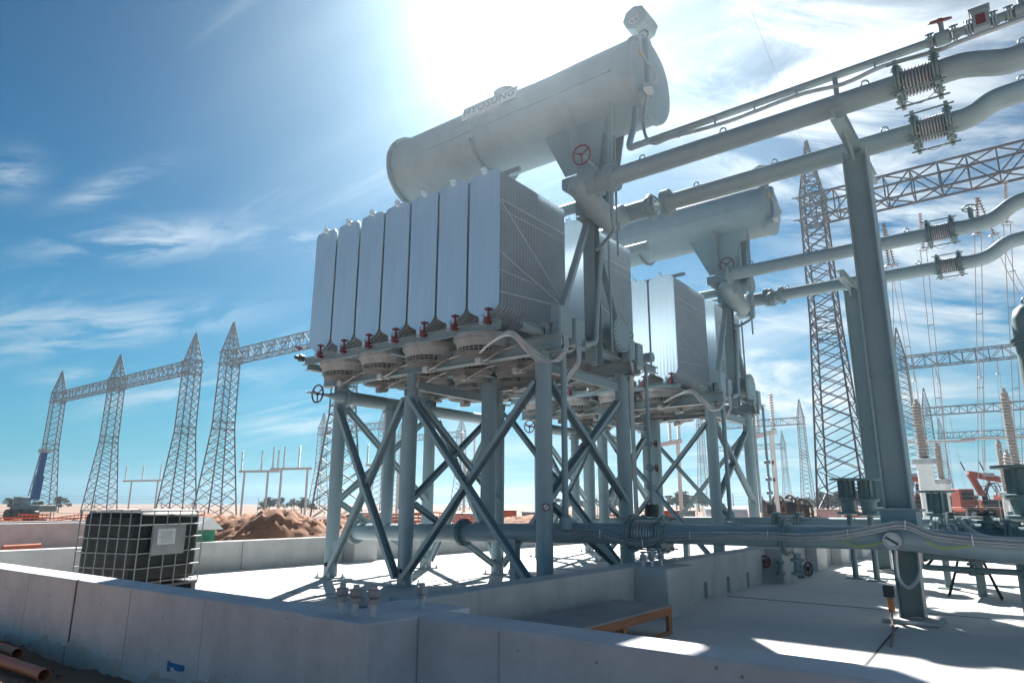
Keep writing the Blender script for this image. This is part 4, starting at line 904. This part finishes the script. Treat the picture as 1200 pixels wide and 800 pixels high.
# domed vertical vessel at the right edge
dp = at_d(1202, 400, 13.0); vt = thing('domed_vessel', 'dark green domed steel vessel cut by the right edge', 'vessel', (dp.x, dp.y, 0))
b = MB(); zt = at_d(1197, 356, 13.0).z; b.lathe((dp.x+.1, dp.y, .02), (0, 0, 1), [(0, .24), (zt-.28, .24), (zt-.13, .20), (zt-.05, .11), (zt-.02, .02)], 28); b.build('shell', PAINTD, vt)
b = MB(); b.flange((dp.x+.1, dp.y, zt-.6), (0, 0, 1), .29, .03, 16); b.torus((dp.x+.1, dp.y, zt+.04), (0, 1, 0), .06, .015, 14, 6); b.build('flange', PAINTD, vt)
MB().cyl((dp.x+.1, dp.y, 0), (dp.x+.1, dp.y, .03), .34, n=20).build('base_plate', PAINTD, vt)

# ================================================================= background
def tower_mesh(H=26.0, beam_z=20.2, base=3.9, waist_z=11.5, waist=2.05, top=1.85, t=.10):
    b = MB()
    def w(z):
        if z < waist_z: return base + (waist-base)*(z/waist_z)
        if z < beam_z+1.6: return waist + (top-waist)*((z-waist_z)/(beam_z+1.6-waist_z))
        return top + (.14-top)*((z-beam_z-1.6)/(H-beam_z-1.6))
    zs = [0]
    while zs[-1] < H-.7: zs.append(min(H, zs[-1] + max(.75, .62*w(zs[-1])*(.75 if zs[-1] < waist_z else .9))))
    zs[-1] = H
    cs = ((-1, -1), (1, -1), (1, 1), (-1, 1))
    for z0, z1 in zip(zs[:-1], zs[1:]):
        w0, w1 = w(z0)/2, w(z1)/2
        P0 = [Vector((c[0]*w0, c[1]*w0, z0)) for c in cs]; P1 = [Vector((c[0]*w1, c[1]*w1, z1)) for c in cs]
        for k in range(4):
            n_ = (k+1) % 4
            b.beam(P0[k], P1[k], t*1.35, t*1.35); b.beam(P0[k], P1[n_], t*.75, t*.75); b.beam(P0[n_], P1[k], t*.75, t*.75)
        if abs(z0-waist_z) < 1.2 or z0 > beam_z-1:
            for k in range(4): b.beam(P0[k], P0[(k+1) % 4], t*.8, t*.8)
    for z in (beam_z, beam_z+1.6):
        ww = w(z)/2+.15
        for sgn in (-1, 1): b.beam((-ww-.3, sgn*ww, z), (ww+.3, sgn*ww, z), t, t); b.beam((sgn*ww, -ww, z), (sgn*ww, ww, z), t, t)
    b.box((0, 0, H+.05), (.2, .2, .2))
    return b
def truss(L_, h=1.6, d=1.6, t=.10, post=None):
    b = MB(); n = max(4, int(round(L_/1.5)))
    for y in (-d/2, d/2):
        for z in (0, h): b.beam((0, y, z), (L_, y, z), t*1.2, t*1.2)
    for i in range(n):
        x0, x1 = L_*i/n, L_*(i+1)/n
        for y in (-d/2, d/2):
            a, c_ = ((0, h) if i % 2 else (h, 0)); b.beam((x0, y, a), (x1, y, c_), t*.75, t*.75); b.beam((x0, y, 0), (x0, y, h), t*.8, t*.8)
        for z in (0, h): b.beam((x0, -d/2 if i % 2 else d/2, z), (x1, d/2 if i % 2 else -d/2, z), t*.7, t*.7); b.beam((x0, -d/2, z), (x0, d/2, z), t*.7, t*.7)
    return b
BZ = 20.2
TOWER = tower_mesh(); SLIM = tower_mesh(base=2.75, waist_z=13, waist=1.55, top=1.35, t=.075); tower_me = {}; truss_me = {}
def gantry(label, xs, y, spans, z0=-.22, insul=(), slim=False):
    t = thing('lattice_gantry', label, 'gantry', (xs[0], y, z0), 'lattice gantries')
    for x in xs:
        if slim not in tower_me: o = (SLIM if slim else TOWER).build('tower', LATT, None, False); tower_me[slim] = o.data
        else: o = bpy.data.objects.new('tower', tower_me[slim]); col.objects.link(o)
        o.parent = t; o.location = (x-xs[0], 0, 0)
    for x0, x1 in spans:
        L_ = round(x1-x0, 2)
        if L_ not in truss_me: o = truss(L_).build('cross_beam', LATT, None, False); truss_me[L_] = o.data
        else: o = bpy.data.objects.new('cross_beam', truss_me[L_]); col.objects.link(o)
        o.parent = t; o.location = (x0-xs[0], 0, BZ)
    for x, ln in insul:
        m_ = MB(); X0 = Vector((x, y, z0+BZ))
        for k in range(int(ln/.16)): m_.lathe(X0 + Vector((0, 0, -.35-k*.16)), (0, 0, -1), [(0, .04), (.02, .13), (.05, .13), (.07, .04)], 8)
        m_.cyl(X0, X0 + Vector((0, 0, -.4-ln)), .035, n=6); m_.torus(X0 + Vector((0, 0, -.35-ln)), (0, 0, 1), .28, .035, 14, 5)
        io = m_.build('insulator_string', CERAM, t)
    return t
SP = 24.9
gantry('leftmost lattice gantry with three peaked towers and one long beam', (-96.5-2*SP, -96.5-SP, -96.5), 48.5, ((-96.5-2*SP, -96.5-SP), (-96.5-SP, -96.5)))
gantry('lattice gantry whose tallest left tower stands just right of the three towers', (-86.3, -86.3+SP), 48.5, ((-86.3, -86.3+SP),))
g0 = at_d(992, 600, 47)
gantry('nearest lattice gantry at right, tower between farther cooler and second column', (g0.x, g0.x+SP), g0.y, ((g0.x, g0.x+SP),), slim=True)
for px, py, l, dr in ((1050, 385, 'second lattice gantry back at right, tower beside the nearest column', 1), (1082, 455, 'third lattice gantry back at right, above the orange machines', 1), (1100, 490, 'farthest lattice gantry at right, smallest and lowest beam', 1),
                      (936, 468, 'distant lattice gantry left of the second column, higher of two', -1), (916, 505, 'distant lattice gantry left of the second column, lower of two', -1),
                      (380, 484, 'distant lattice gantry seen beyond the first two support legs', 1), (541, 488, 'distant lattice gantry seen between the middle support legs', -1)):
    d = ray(px, py); P = CAM + d*((25.8-CAM_H)/d.z)
    xs = (P.x, P.x+SP) if dr > 0 else (P.x-SP, P.x)
    gantry(l, xs, P.y, ((xs[0], xs[1]),), slim=px > 600)
# insulator strings and dropper conductors of the right hand gantries
def dropper(label, top, mid, bot, brown=True):
    t = thing('dropper_conductor', label, 'conductor', tuple(bot), 'droppers under the right hand gantries')
    top, mid, bot = Vector(top), Vector(mid), Vector(bot); d = (mid-top); n = max(6, int(d.length/.17)); m_ = MB()
    for k in range(n): m_.lathe(top + d*(k/n), d, [(0, .03), (.03, .12), (.06, .12), (.09, .03)], 8)
    m_.cyl(top, mid, .03, n=6); m_.build('insulator_string', CERAM if brown else GREYINS, t)
    c_ = MB(); c_.torus(mid, d, .26, .03, 14, 5); c_.build('corona_ring', STEEL, t)
    for s_ in (-.16, .16):
        e = (bot-mid); sd = Vector((s_, 0, 0))
        MB().tube([mid+sd, mid+e*.5+sd+Vector((0, 0, -.3)), bot+sd], .022, 5, 3).build('wire', STEEL, t)
    for k in (.3, .6): MB().box(mid+(bot-mid)*k, (.36, .05, .05)).build('spacer', STEEL, t, False)
gy = g0.y
dropper('brown insulator pair and wires right of the nearest column top', at_y(1035, 262, gy), at_y(1042, 312, gy), at_y(1048, 580, gy+8))
dropper('dropper wires slanting right from the first brown insulator', at_y(1036, 262, gy+.4), at_y(1048, 310, gy+1), at_y(1092, 580, gy+20))
dropper('brown insulator and wires under the near gantry, right of centre post', at_y(1145, 232, gy), at_y(1146, 275, gy), at_y(1150, 560, gy+9))
dropper('brown slanting insulator and wires at the far right of the near gantry beam', at_y(1146, 232, gy+.5), at_y(1165, 275, gy+1), at_y(1200, 345, gy+5))
for px0, py0, px1, py1, l in ((1096, 432, 1100, 440, 'left hanging wires under the second gantry beam'), (1147, 424, 1149, 436, 'middle hanging wires under the second gantry beam'), (1113, 488, 1117, 503, 'left hanging string under the third gantry beam'), (1150, 484, 1151, 500, 'middle hanging string under the third gantry beam'), (1184, 480, 1188, 498, 'right hanging string under the third gantry beam')):
    Yb = 108 if 'second' in l else 169
    dropper(l, at_y(px0, py0, Yb), at_y(px1, py1+6, Yb), at_y(px1+(18 if 'left' in l else 6), 585, Yb+6), False)

# bus support stands: two legs, crossbar, upright insulators
def bus_stand(label, px0, px1, D0, D1, ybar, yins, legs=(0.12, .88), ins=(0, .5, 1), M_=WHITE):
    a, b = at_d(px0, 590, D0), at_d(px1, 590, D1); zb = at_d((px0+px1)/2, ybar, (D0+D1)/2).z; zi = at_d((px0+px1)/2, yins, (D0+D1)/2).z
    a.z = b.z = -.22; t = thing('bus_support', label, 'bus support', tuple((a+b)/2), 'bus supports')
    P = lambda f, z: Vector((a.x+(b.x-a.x)*f, a.y+(b.y-a.y)*f, z)); r = max(.07, (zb)*.022)
    for f in legs: MB().cyl(P(f, -.22), P(f, zb-r), r, n=10).build('leg', M_, t)
    MB().beam(P(-.05, zb), P(1.05, zb), r*1.6, r*2).build('crossbar', M_, t, False)
    for f in ins:
        m_ = MB(); p = P(f, zb+r); n = 14; h = zi-zb-r
        for k in range(n): m_.lathe(p + Vector((0, 0, h*k/n)), (0, 0, 1), [(0, r*.7), (h/n*.4, r*1.15), (h/n*.6, r*.7)], 8)
        m_.build('post_insulator', GREYINS, t)
bus_stand('leftmost white bus support between the second and third left towers', 143, 184, 74, 70, 563, 544, (.2, .95), (0, .5, 1))
bus_stand('white bus support with four insulators right of the left towers, front one', 279, 322, 62, 60, 552, 527, (.1, .75), (.0, .55, 1.0))
bus_stand('white bus support with three insulators just left of the first leg', 316, 360, 60, 58, 549, 522, (.25, .95), (0, .3, .7))
bus_stand('slim white bus support seen between the first and second legs', 428, 470, 60, 60, 545, 520)
bus_stand('slim white bus support seen between the middle support legs', 540, 570, 52, 52, 540, 505)
bus_stand('tall white bus support between farther cooler and distant gantries', 879, 914, 36, 33, 510, 466, (.18, .92), (0, .5, 1.0))
bus_stand('tall white bus support seen under the farther cooler', 766, 800, 40, 37, 520, 482, (.12, .95), (.15, .7, 1.0))

for l, x0, y0, x1, y1, x2, y2, Yb in (('wires slanting down right of the white pedestal, under the near beam', 1078, 250, 1082, 292, 1110, 575, gy), ('wires hanging right of the orange machine boom, under the near beam', 1178, 212, 1180, 262, 1196, 575, gy), ('fine slanting wires left of the white pedestal, under the second beam', 1070, 434, 1072, 446, 1084, 585, 108), ('fine wires above the orange machine, under the second beam', 1168, 422, 1170, 438, 1185, 585, 108)):
    dropper(l, at_y(x0, y0, Yb), at_y(x1, y1, Yb), at_y(x2, y2, Yb+7), False)
# porcelain bushings and white breaker columns at the right
def bushing(label, px, D, ybase, ytop, r, white=True, arm=None):
    r *= .88
    p = at_d(px, 600, D); z0 = at_d(px, ybase, D).z; z1 = at_d(px, ytop, D).z
    t = thing('insulator_column', label, 'insulator', (p.x, p.y, -.22), 'insulator columns at the right')
    MB().lathe((p.x, p.y, -.22), (0, 0, 1), [(0, r*1.3), (z0+.02, r*1.3)], 10).build('pedestal', WHITE if white else STEEL, t)
    MB().lathe((p.x, p.y, z0-.2), (0, 0, 1), [(0, r*1.2), (.02, r*2.0), (.16, r*2.0), (.18, r)], 16).build('flange', STEEL, t)
    m_ = MB(); n = int(math.ceil((z1-z0)/.09))
    m_.lathe((p.x, p.y, z0), (0, 0, 1), [q for k in range(n) for q in ((k*.09, r*.62), (k*.09+.03, r*1.05), (k*.09+.05, r*.62))], 14); m_.build('shed_column', GREYINS, t)
    MB().lathe((p.x, p.y, z1), (0, 0, 1), [(-.05, r*.6), (.10, r*.62), (.12, r*.35), (.22, r*.3)], 12).build('top_cap', GREYINS, t)
    if arm: MB().cyl((p.x-arm, p.y, z1+.25), (p.x+arm, p.y, z1+.2), .05, n=8).build('terminal_bar', STEEL, t)
bushing('nearest porcelain column on white pedestal right of the nearest column', 1091, 24, 536, 475, .19)
bushing('porcelain column right behind the nearest one, with a terminal bar', 1109, 30, 560, 524, .16, True, 1.2)
bushing('thin porcelain column between pedestal and orange machine', 1093, 27, 545, 500, .10)
bushing('rightmost tall porcelain column beside the dark valve', 1200, 24, 545, 462, .17)
bushing('porcelain column with terminal bar above the orange machine', 1183, 30, 575, 520, .14, True, 1.1)
bushing('short dark porcelain column left of the dark right hand valve', 1191, 22, 578, 536, .13)

# cable reels
def reel(label, px, D, py, r, axis, w=.9, M_=REEL):
    p = at_d(px, py, D); t = thing('cable_reel', label, 'cable reel', (p.x, p.y, -.22), 'cable reels'); c_ = Vector((p.x, p.y, -.22+r)); ax = Vector((math.cos(axis), math.sin(axis), 0))
    for s_ in (-1, 1):
        f_ = MB(); f_.torus(c_+ax*(s_*w/2), ax, r-.06, .07, 28, 6); f_.torus(c_+ax*(s_*w/2), ax, r*.45, .05, 20, 6); A, B_ = f_.frame(ax)
        for k in range(10): f_.beam(c_+ax*(s_*w/2), c_+ax*(s_*w/2)+(A*math.cos(k*R(36))+B_*math.sin(k*R(36)))*(r-.08), .12, .07, ax)
        f_.build('reel_flange', M_, t, False)
    MB().cyl(c_-ax*(w/2-.06), c_+ax*(w/2-.06), r*.72, n=24).build('wound_cable', DARK if M_ is REEL else M_, t)
reel('leftmost grey cable reel beyond the farther cooler legs', 903, 52, 600, 1.15, R(20), 1.0, mat('reel_grey', (.22, .22, .22), .8))
reel('middle dark cable reel in the row near the orange netting', 920, 48, 600, 1.15, R(40), .8)
reel('rightmost dark cable reel in the row near the orange netting', 936, 50, 600, 1.05, R(50), .7)
wp = at_d(862, 600, 42); wt = thing('white_pipe_drum', 'pale horizontal cylinder lying behind the farther cooler legs', 'drum', (wp.x, wp.y, -.22))
MB().lathe((wp.x-1.5, wp.y-.9, .55), (.86, .5, 0), [(0, .0), (.0, .72), (2.3, .72), (2.3, 0)], 24, False).build('shell', WHITE, wt)
for f_ in (.4, 1.9): MB().box((wp.x-1.5+.86*f_, wp.y-.9+.5*f_, -.2), (.3, .9, .2), R(30)).build('cradle', REEL, wt, False)

# orange netting fences (posts and mesh)
def netting(label, pts, h=1.0, z=-.22):
    t = thing('orange_netting', label, 'netting', (pts[0][0], pts[0][1], z), 'orange safety netting'); rnd = random.Random(len(label))
    m_ = MB()
    for (x0, y0), (x1, y1) in zip(pts[:-1], pts[1:]):
        L_ = math.hypot(x1-x0, y1-y0); n = max(1, int(L_/2.5))
        for i in range(n):
            p = Vector((x0+(x1-x0)*i/n, y0+(y1-y0)*i/n, z)); q = Vector((x0+(x1-x0)*(i+1)/n, y0+(y1-y0)*(i+1)/n, z)); ha, hb = h*rnd.uniform(.65, 1.05), h*rnd.uniform(.65, 1.05)
            MB().cyl(p, p+Vector((0, 0, h*1.1)), .03, n=6).build('stake', REEL, t)
            for k in range(5): m_.beam(p+Vector((0, 0, ha*(.12+.22*k))), q+Vector((0, 0, hb*(.12+.22*k)-rnd.uniform(0, .12))), .02, .075)
            for k in range(8):
                f_ = k/8; m_.beam(p+(q-p)*f_+Vector((0, 0, .08)), p+(q-p)*f_+Vector((0, 0, ha+(hb-ha)*f_)), .02, .06)
    m_.build('net', MESHO, t, False)
def line(pxs, D): return [(lambda p: (p.x, p.y))(at_d(x, 598, D_)) for x, D_ in zip(pxs, D)]
netting('orange safety netting at far left, below the blue crane boom', line((-20, 60, 130), (48, 52, 56)), .95)
netting('orange safety netting behind the first support legs', line((330, 420, 500, 560), (40, 40, 42, 44)), 1.1)
netting('orange safety netting behind the middle support legs', line((560, 640, 720, 790), (46, 46, 48, 50)), .9)
netting('orange safety netting in front of the crane truck at right', line((1095, 1150, 1240), (32, 32, 33)), .85)
netting('orange safety netting beside the cable reels', line((900, 960, 1035), (44, 42, 42)), 1.0)

# chain link fence far behind
def wire_fence(label, pts, h=2.2):
    t = thing('wire_fence', label, 'fence', (pts[0][0], pts[0][1], -.22), 'wire fences'); m_ = MB()
    for (x0, y0), (x1, y1) in zip(pts[:-1], pts[1:]):
        L_ = math.hypot(x1-x0, y1-y0); n = max(1, int(L_/3))
        for i in range(n+1):
            p = Vector((x0+(x1-x0)*i/n, y0+(y1-y0)*i/n, -.22)); MB().cyl(p, p+Vector((0, 0, h)), .035, n=5).build('fence_post', STEEL, t)
        for k in range(9): m_.beam((x0, y0, -.1+k*(h-.1)/8), (x1, y1, -.1+k*(h-.1)/8), .012, .018)
    m_.build('wire_mesh', STEEL, t, False)
wire_fence('long wire fence far behind at left, along the horizon', line((-40, 110, 260, 380), (80, 82, 84, 86)))
wire_fence('long wire fence far behind at right, along the horizon', line((700, 860, 1000, 1240), (70, 66, 64, 62)), 2.6)

# blue crane at far left
cp = at_d(38, 600, 78); cr = thing('mobile_crane', 'mobile crane with a raised blue boom at far left', 'crane', (cp.x, cp.y, -.22))
tipc = at_d(52, 530, 79); MB().beam((cp.x, cp.y, 1.6), (cp.x+(tipc.x-cp.x)*.5, cp.y+(tipc.y-cp.y)*.5, (1.6+tipc.z)/2), .62, .55, (1, 0, 0)).build('lower_boom', BLUEC, cr, False)
MB().beam((cp.x+(tipc.x-cp.x)*.45, cp.y+(tipc.y-cp.y)*.45, 1.6+(tipc.z-1.6)*.45), tipc, .45, .42, (1, 0, 0)).build('upper_boom', BLUEC, cr, False)
MB().box(tipc+Vector((0, 0, .15)), (.9, .5, .35), R(30)).build('boom_head', STEEL, cr, False)
MB().box((cp.x, cp.y, .85), (3.6, 1.8, .6), R(20)).build('chassis', PAINTD, cr, False, .1); MB().box((cp.x-1.1, cp.y-.6, 1.5), (1.0, 1.1, .8), R(20)).build('cab', PAINTD, cr, False, .15)
for sx in (-1.5, -.4, .8, 1.6): MB().cyl((cp.x+sx*.94+.45, cp.y+sx*.34-1.2, .28), (cp.x+sx*.94+.35, cp.y+sx*.34-.85, .28), .5, n=16).build('wheel', DARK, cr)

# orange machines at right
def machine(label, px, D, rz, s=1.0, boom=True):
    p = at_d(px, 600, D); c_ = Vector((p.x, p.y, -.22)); q = Matrix.Rotation(rz, 3, 'Z'); W_ = lambda x, y, z: c_ + q @ Vector((x*s, y*s, z*s))
    t = thing('crane_truck', label, 'truck', tuple(c_), 'orange machines')
    bx = lambda n, cc, d, M_=MACH, bv=.05: MB().box(W_(*cc), [v*s for v in d], rz).build(n, M_, t, False, bv)
    bx('chassis', (0, 0, .85), (5.2, 1.9, .35)); bx('engine_hood', (1.55, 0, 1.55), (1.7, 1.8, .95)); bx('cab', (-1.9, .2, 1.75), (1.1, 1.4, 1.4), MACH); bx('cab_window', (-1.9, -.512, 1.95), (.8, .02, .7), BLACK, 0)
    bx('toolbox', (-.3, -.7, 1.3), (1.3, .5, .5), DARK); bx('turret', (.1, .1, 1.35), (1.3, 1.3, .6), MACH)
    for x in (-1.9, -.7, .9, 1.9):
        for y in (-.95, .95):
            w_ = MB(); w_.cyl(W_(x, y-.17, .5), W_(x, y+.17, .5), .5*s, n=20); wo = w_.build('wheel', BLACK, t); MB().cyl(W_(x, y-.18, .5), W_(x, y+.18, .5), .22*s, n=12).build('hub', STEEL, wo)
    for x in (-1.0, 0, 1.0): bx('hand_rail', (x, -1.0, 2.25), (.05, .05, .8), MACH, 0)
    bx('hand_rail', (0, -1.0, 2.65), (2.1, .05, .05), MACH, 0)
    for x, y, z, d in ((.6, -.96, 1.35, (.5, .12, .45)), (1.2, -.96, 1.2, (.4, .14, .3)), (-.9, -.98, 1.6, (.35, .1, .7)), (2.2, -.94, 1.3, (.3, .1, .6))): bx('side_box', (x, y, z), d, BLACK if x < 1 else STEEL, .02)
    for k in range(3): MB().tube([W_(-.6+.15*k, -.6, 1.5), W_(-.7+.1*k, -.75, 2.3+.1*k), W_(-.2+.3*k, -.5, 2.9), W_(.4+.2*k, -.2, 2.2)], .035*s, 6, 4).build('hydraulic_hose', BLACK, t)
    for x in (-2.5, 2.5):
        bx('outrigger', (x, 0, .8), (.22, 2.6, .2)); bx('outrigger_leg', (x, -1.3, .45), (.15, .15, .85), STEEL)
    if boom:
        MB().beam(W_(-.5, .1, 2.0), W_(-1.2, .1, 3.7), .34*s, .4*s).build('boom_base', MACH, t, False); MB().beam(W_(-1.3, .1, 3.65), W_(1.9, .1, 3.0), .36*s, .45*s).build('boom_arm', MACH, t, False); MB().beam(W_(-.4, .1, 1.6), W_(.2, .1, 3.2), .18*s, .18*s).build('boom_ram', STEEL, t, False)
        bx('boom_pad', (.1, .1, 3.55), (.9, .37, .3), STEEL, .03)
        for x in (-1.5, -.1): MB().cyl(W_(x, .1, 3.9), W_(x-.25, .1, 4.6), .05*s, n=8).build('horn', DARK, t)
machine('orange crane truck with folded boom behind the valves at right', 1163, 92, R(30), 1.38)
machine('orange machine half hidden by the white pedestal right of the nearest column', 1074, 86, R(60), 1.35)
# orange and white marker posts
for px, D, l in ((1157, 26, 'orange marker post in front of the crane truck'), (941, 40, 'orange marker post beside the rightmost cable reel'), (907, 38, 'thin grey marker post in front of the cable reels')):
    p = at_d(px, 600, D); t = thing('marker_post', l, 'post', (p.x, p.y, -.22), 'marker posts')
    MB().lathe((p.x, p.y, -.22), (0, 0, 1), [(0, .2), (.05, .2), (.06, .07), (1.25, .055), (1.3, .02)], 12).build('post', MESHO if 'orange' in l else STEEL, t)
    if 'orange' in l: MB().lathe((p.x, p.y, .55), (0, 0, 1), [(0, .064), (.15, .064)], 12).build('band', WHITE, t)

# site clutter: crates, stacked timber and pallets far behind
rnd = random.Random(21)
CL = [('pale equipment crate', WHITE), ('brown timber stack', REEL), ('grey steel crate', STEEL), ('orange tool chest', MACH), ('dark green equipment box', PAINTD)]
WHERE = [(430, 44, 'just right of the first support leg'), (478, 52, 'behind the second support leg'), (545, 50, 'behind the middle of the low pipe'), (595, 44, 'behind the middle rear leg'), (622, 56, 'left of the front right leg'), (684, 40, 'right of the front right leg'), (700, 52, 'between the right hand crossed braces'), (752, 44, 'left of the farther cooler legs'), (775, 36, 'under the left of the farther cooler'), (800, 48, 'under the middle of the farther cooler'), (816, 40, 'just left of the farther front leg'), (955, 50, 'right of the cable reels'), (972, 45, 'at the foot of the near gantry tower'), (1008, 40, 'beside the second column foot'), (1128, 34, 'between the two orange machines')]
for i, (px, D, wh) in enumerate(WHERE):
    kn, M_ = CL[i % 5]; p = at_d(px, 604, D); rz = rnd.uniform(0, 3); t = thing('equipment_crate' if M_ is not REEL else 'timber_stack', kn + ' ' + wh, 'crate', (p.x, p.y, -.22), 'site stores')
    w_, d_, h_ = rnd.uniform(1.0, 2.2), rnd.uniform(.8, 1.4), rnd.uniform(.6, 1.15)
    if M_ is REEL:
        for k in range(4): MB().box((p.x, p.y, -.1+k*.24), (w_*1.3, d_*(1-.08*k), .14), rz+rnd.uniform(-.1, .1)).build('plank', REEL, t, False)
    else:
        MB().box((p.x, p.y, -.05+h_/2), (w_, d_, h_), rz).build('box', M_, t, False, .03); MB().box((p.x, p.y, -.01+h_), (w_+.08, d_+.08, .06), rz).build('lid', M_, t, False); MB().box((p.x, p.y, -.14), (w_*.9, d_*.9, .14), rz).build('skid', REEL, t, False)

# far trees along the horizon
def tree_proto(seed, Hh):
    r_ = random.Random(seed); tr = MB(); tr.lathe((0, 0, 0), (0, 0, 1), [(0, .16), (Hh*.35, .10), (Hh*.8, .03)], 6)
    for k in range(6):
        a = r_.uniform(0, 6.28); z = Hh*r_.uniform(.25, .6); tr.cyl((0, 0, z), (math.cos(a)*Hh*.28, math.sin(a)*Hh*.28, z+Hh*.22), .05, .02, 5)
    lv = MB(); cl_ = [Vector((r_.gauss(0, Hh*.17), r_.gauss(0, Hh*.17), Hh*r_.uniform(.38, .92))) for _ in range(13)]
    for c_ in cl_:
        rad = Hh*r_.uniform(.09, .18)
        for k in range(60):
            v = Vector((r_.gauss(0, 1), r_.gauss(0, 1), r_.gauss(0, .8))).normalized()*rad*r_.uniform(.35, 1.05); p = c_+v; s_ = r_.uniform(.20, .42)*Hh/6
            a, b = Vector((r_.gauss(0, 1), r_.gauss(0, 1), r_.gauss(0, 1))).normalized(), Vector((r_.gauss(0, 1), r_.gauss(0, 1), r_.gauss(0, 1))).normalized()
            lv.add([p-a*s_, p+b*s_*.6, p+a*s_, p-b*s_*.6], [(0, 1, 2, 3)])
    return tr, lv
TM = []
for sd in range(3):
    tr, lv = tree_proto(40+sd, 6.0); a = tr.build('trunk', BARK); b = lv.build('crown', LEAF, None, False); TM.append((a.data, b.data)); bpy.data.objects.remove(a); bpy.data.objects.remove(b)
rt_ = random.Random(5)
ZONES = [(5, 70, 5, 'low bushy tree on the horizon at far left, by the crane'), (300, 372, 6, 'low bushy tree on the horizon left of the first leg'), (640, 730, 6, 'bushy tree on the horizon seen between the right hand braces'), (760, 830, 6, 'bushy tree on the horizon under the farther cooler'), (935, 1005, 7, 'bushy tree on the horizon at the near gantry tower foot'), (1020, 1150, 6, 'bushy tree on the horizon behind the orange machines')]
for xa, xb, n, lab in ZONES:
    for k in range(n):
        D = rt_.uniform(120, 170); p = at_d(xa+(xb-xa)*(k+.5)/n+rt_.uniform(-5, 5), 600, D); s_ = rt_.uniform(.55, .95)*(1.1 if xa > 600 else .6)
        ordn = ('first', 'second', 'third', 'fourth', 'fifth', 'sixth', 'seventh')[k]
        t = thing('tree', f'{ordn} from left, {lab}', 'tree', (p.x, p.y, -.22), 'trees along the horizon'); t.scale = (s_*1.25, s_*1.25, s_*.8); t.rotation_euler = (0, 0, rt_.uniform(0, 6))
        ta, tb_ = TM[rt_.randrange(3)]
        for nm, me in (('trunk', ta), ('crown', tb_)): o = bpy.data.objects.new(nm, me); col.objects.link(o); o.parent = t

# shield wires rising from the near right hand tower
for l, a, b in (('thin shield wire rising left from the near right hand tower peak', (945, 178), (868, -20)),):
    tag(MB().tube([at_y(*a, g0.y), at_y(*b, g0.y-22)], .009, 5).build('overhead_wire', STEEL), l, 'wire')

# ================================================================= thin haze added to imitate the lens flare veil
hzm = bpy.data.materials.new('veil_haze'); hzm.use_nodes = True
for n in list(hzm.node_tree.nodes):
    if n.type == 'BSDF_PRINCIPLED': hzm.node_tree.nodes.remove(n)
pv_ = hzm.node_tree.nodes.new('ShaderNodeVolumePrincipled'); pv_.inputs['Color'].default_value = (.74, .90, 1, 1); pv_.inputs['Density'].default_value = .0007; pv_.inputs['Anisotropy'].default_value = .80
hzm.node_tree.links.new(pv_.outputs[0], hzm.node_tree.nodes['Material Output'].inputs['Volume'])
hb = MB().span((-1000, -120, -1.6), (1000, 1300, 27.5)).build('haze', hzm, None, False); hb['kind'] = 'stuff'; hb['label'] = 'thin haze added in place of the lens flare veil'; hb['category'] = 'haze'

# rubble and clods strewn over the bare ground behind the walls
rr = random.Random(77); rb_ = MB()
def clod(x, y, z, q):
    vs = [Vector((rr.uniform(.6, 1)*sx, rr.uniform(.6, 1)*sy, rr.uniform(.5, .9)*sz))*q + Vector((x, y, z)) for sx in (-1, 1) for sy in (-1, 1) for sz in (-1, 1)]
    rb_.add(vs, [(0, 1, 3, 2), (4, 6, 7, 5), (0, 4, 5, 1), (2, 3, 7, 6), (0, 2, 6, 4), (1, 5, 7, 3)])
for _ in range(1500):
    D = rr.uniform(17, 75); p = at_d(rr.uniform(-10, 1190), 600, D)
    if p.x > -14.6 and p.y < 29: continue
    clod(p.x, p.y, -.2, rr.uniform(.03, .13)*(1+D/60))
for c_, rx in ((c1, 3.4), (c2, 2.6), (c3, 3.4)):
    for _ in range(160):
        a = rr.uniform(0, 6.28); q = rr.uniform(.55, 1.15)*rx
        if c_.x+math.cos(a)*q > -14.5: continue
        clod(c_.x+math.cos(a)*q, c_.y+math.sin(a)*q, -.17+max(0, 1-(q/rx)**1.8)*.9, rr.uniform(.03, .11))
ro_ = rb_.build('rubble', DIRT, None, False); ro_['kind'] = 'stuff'; ro_['label'] = 'clods of red soil strewn over the bare ground behind the walls'
for _ in range(1): pass
pb_ = MB(); rb_ = pb_
for _ in range(500):
    x, y = rr.uniform(-12, -4.6), rr.uniform(1.6, 3.1)
    if y < near_y(x)-.03: clod(x, y, -.20, rr.uniform(.006, .022))
po_ = pb_.build('gravel', SAND, None, False); po_['kind'] = 'stuff'; po_['label'] = 'small stones on the sand in front of the near wall'

# thin oil lines beside the low main pipe
for l, Y, z, r_ in (('upper thin oil line just behind the low main pipe, right of the nearest column', 9.95, .80, .045), ('lower thin oil line behind the low main pipe, right of the nearest column', 10.02, .66, .035)):
    t = thing('thin_oil_line', l, 'pipe', (0, Y, z), 'thin oil lines')
    MB().cyl((-1.25, Y, z), (5, Y, z-.05), r_, n=12).build('pipe_run', PAINTD, t); MB().tube([(-1.25, Y, z), (-1.32, Y, z+.02), (-1.34, Y, z+.12), (-1.34, Y-.2, 1.0)], r_, 10, 4).build('elbow', PAINTD, t)
    for x in (-.8, -.3, .2): MB().flange((x, Y, z), (1, 0, 0), r_*2.1, .018, 6).build('flange', PAINTD, t)
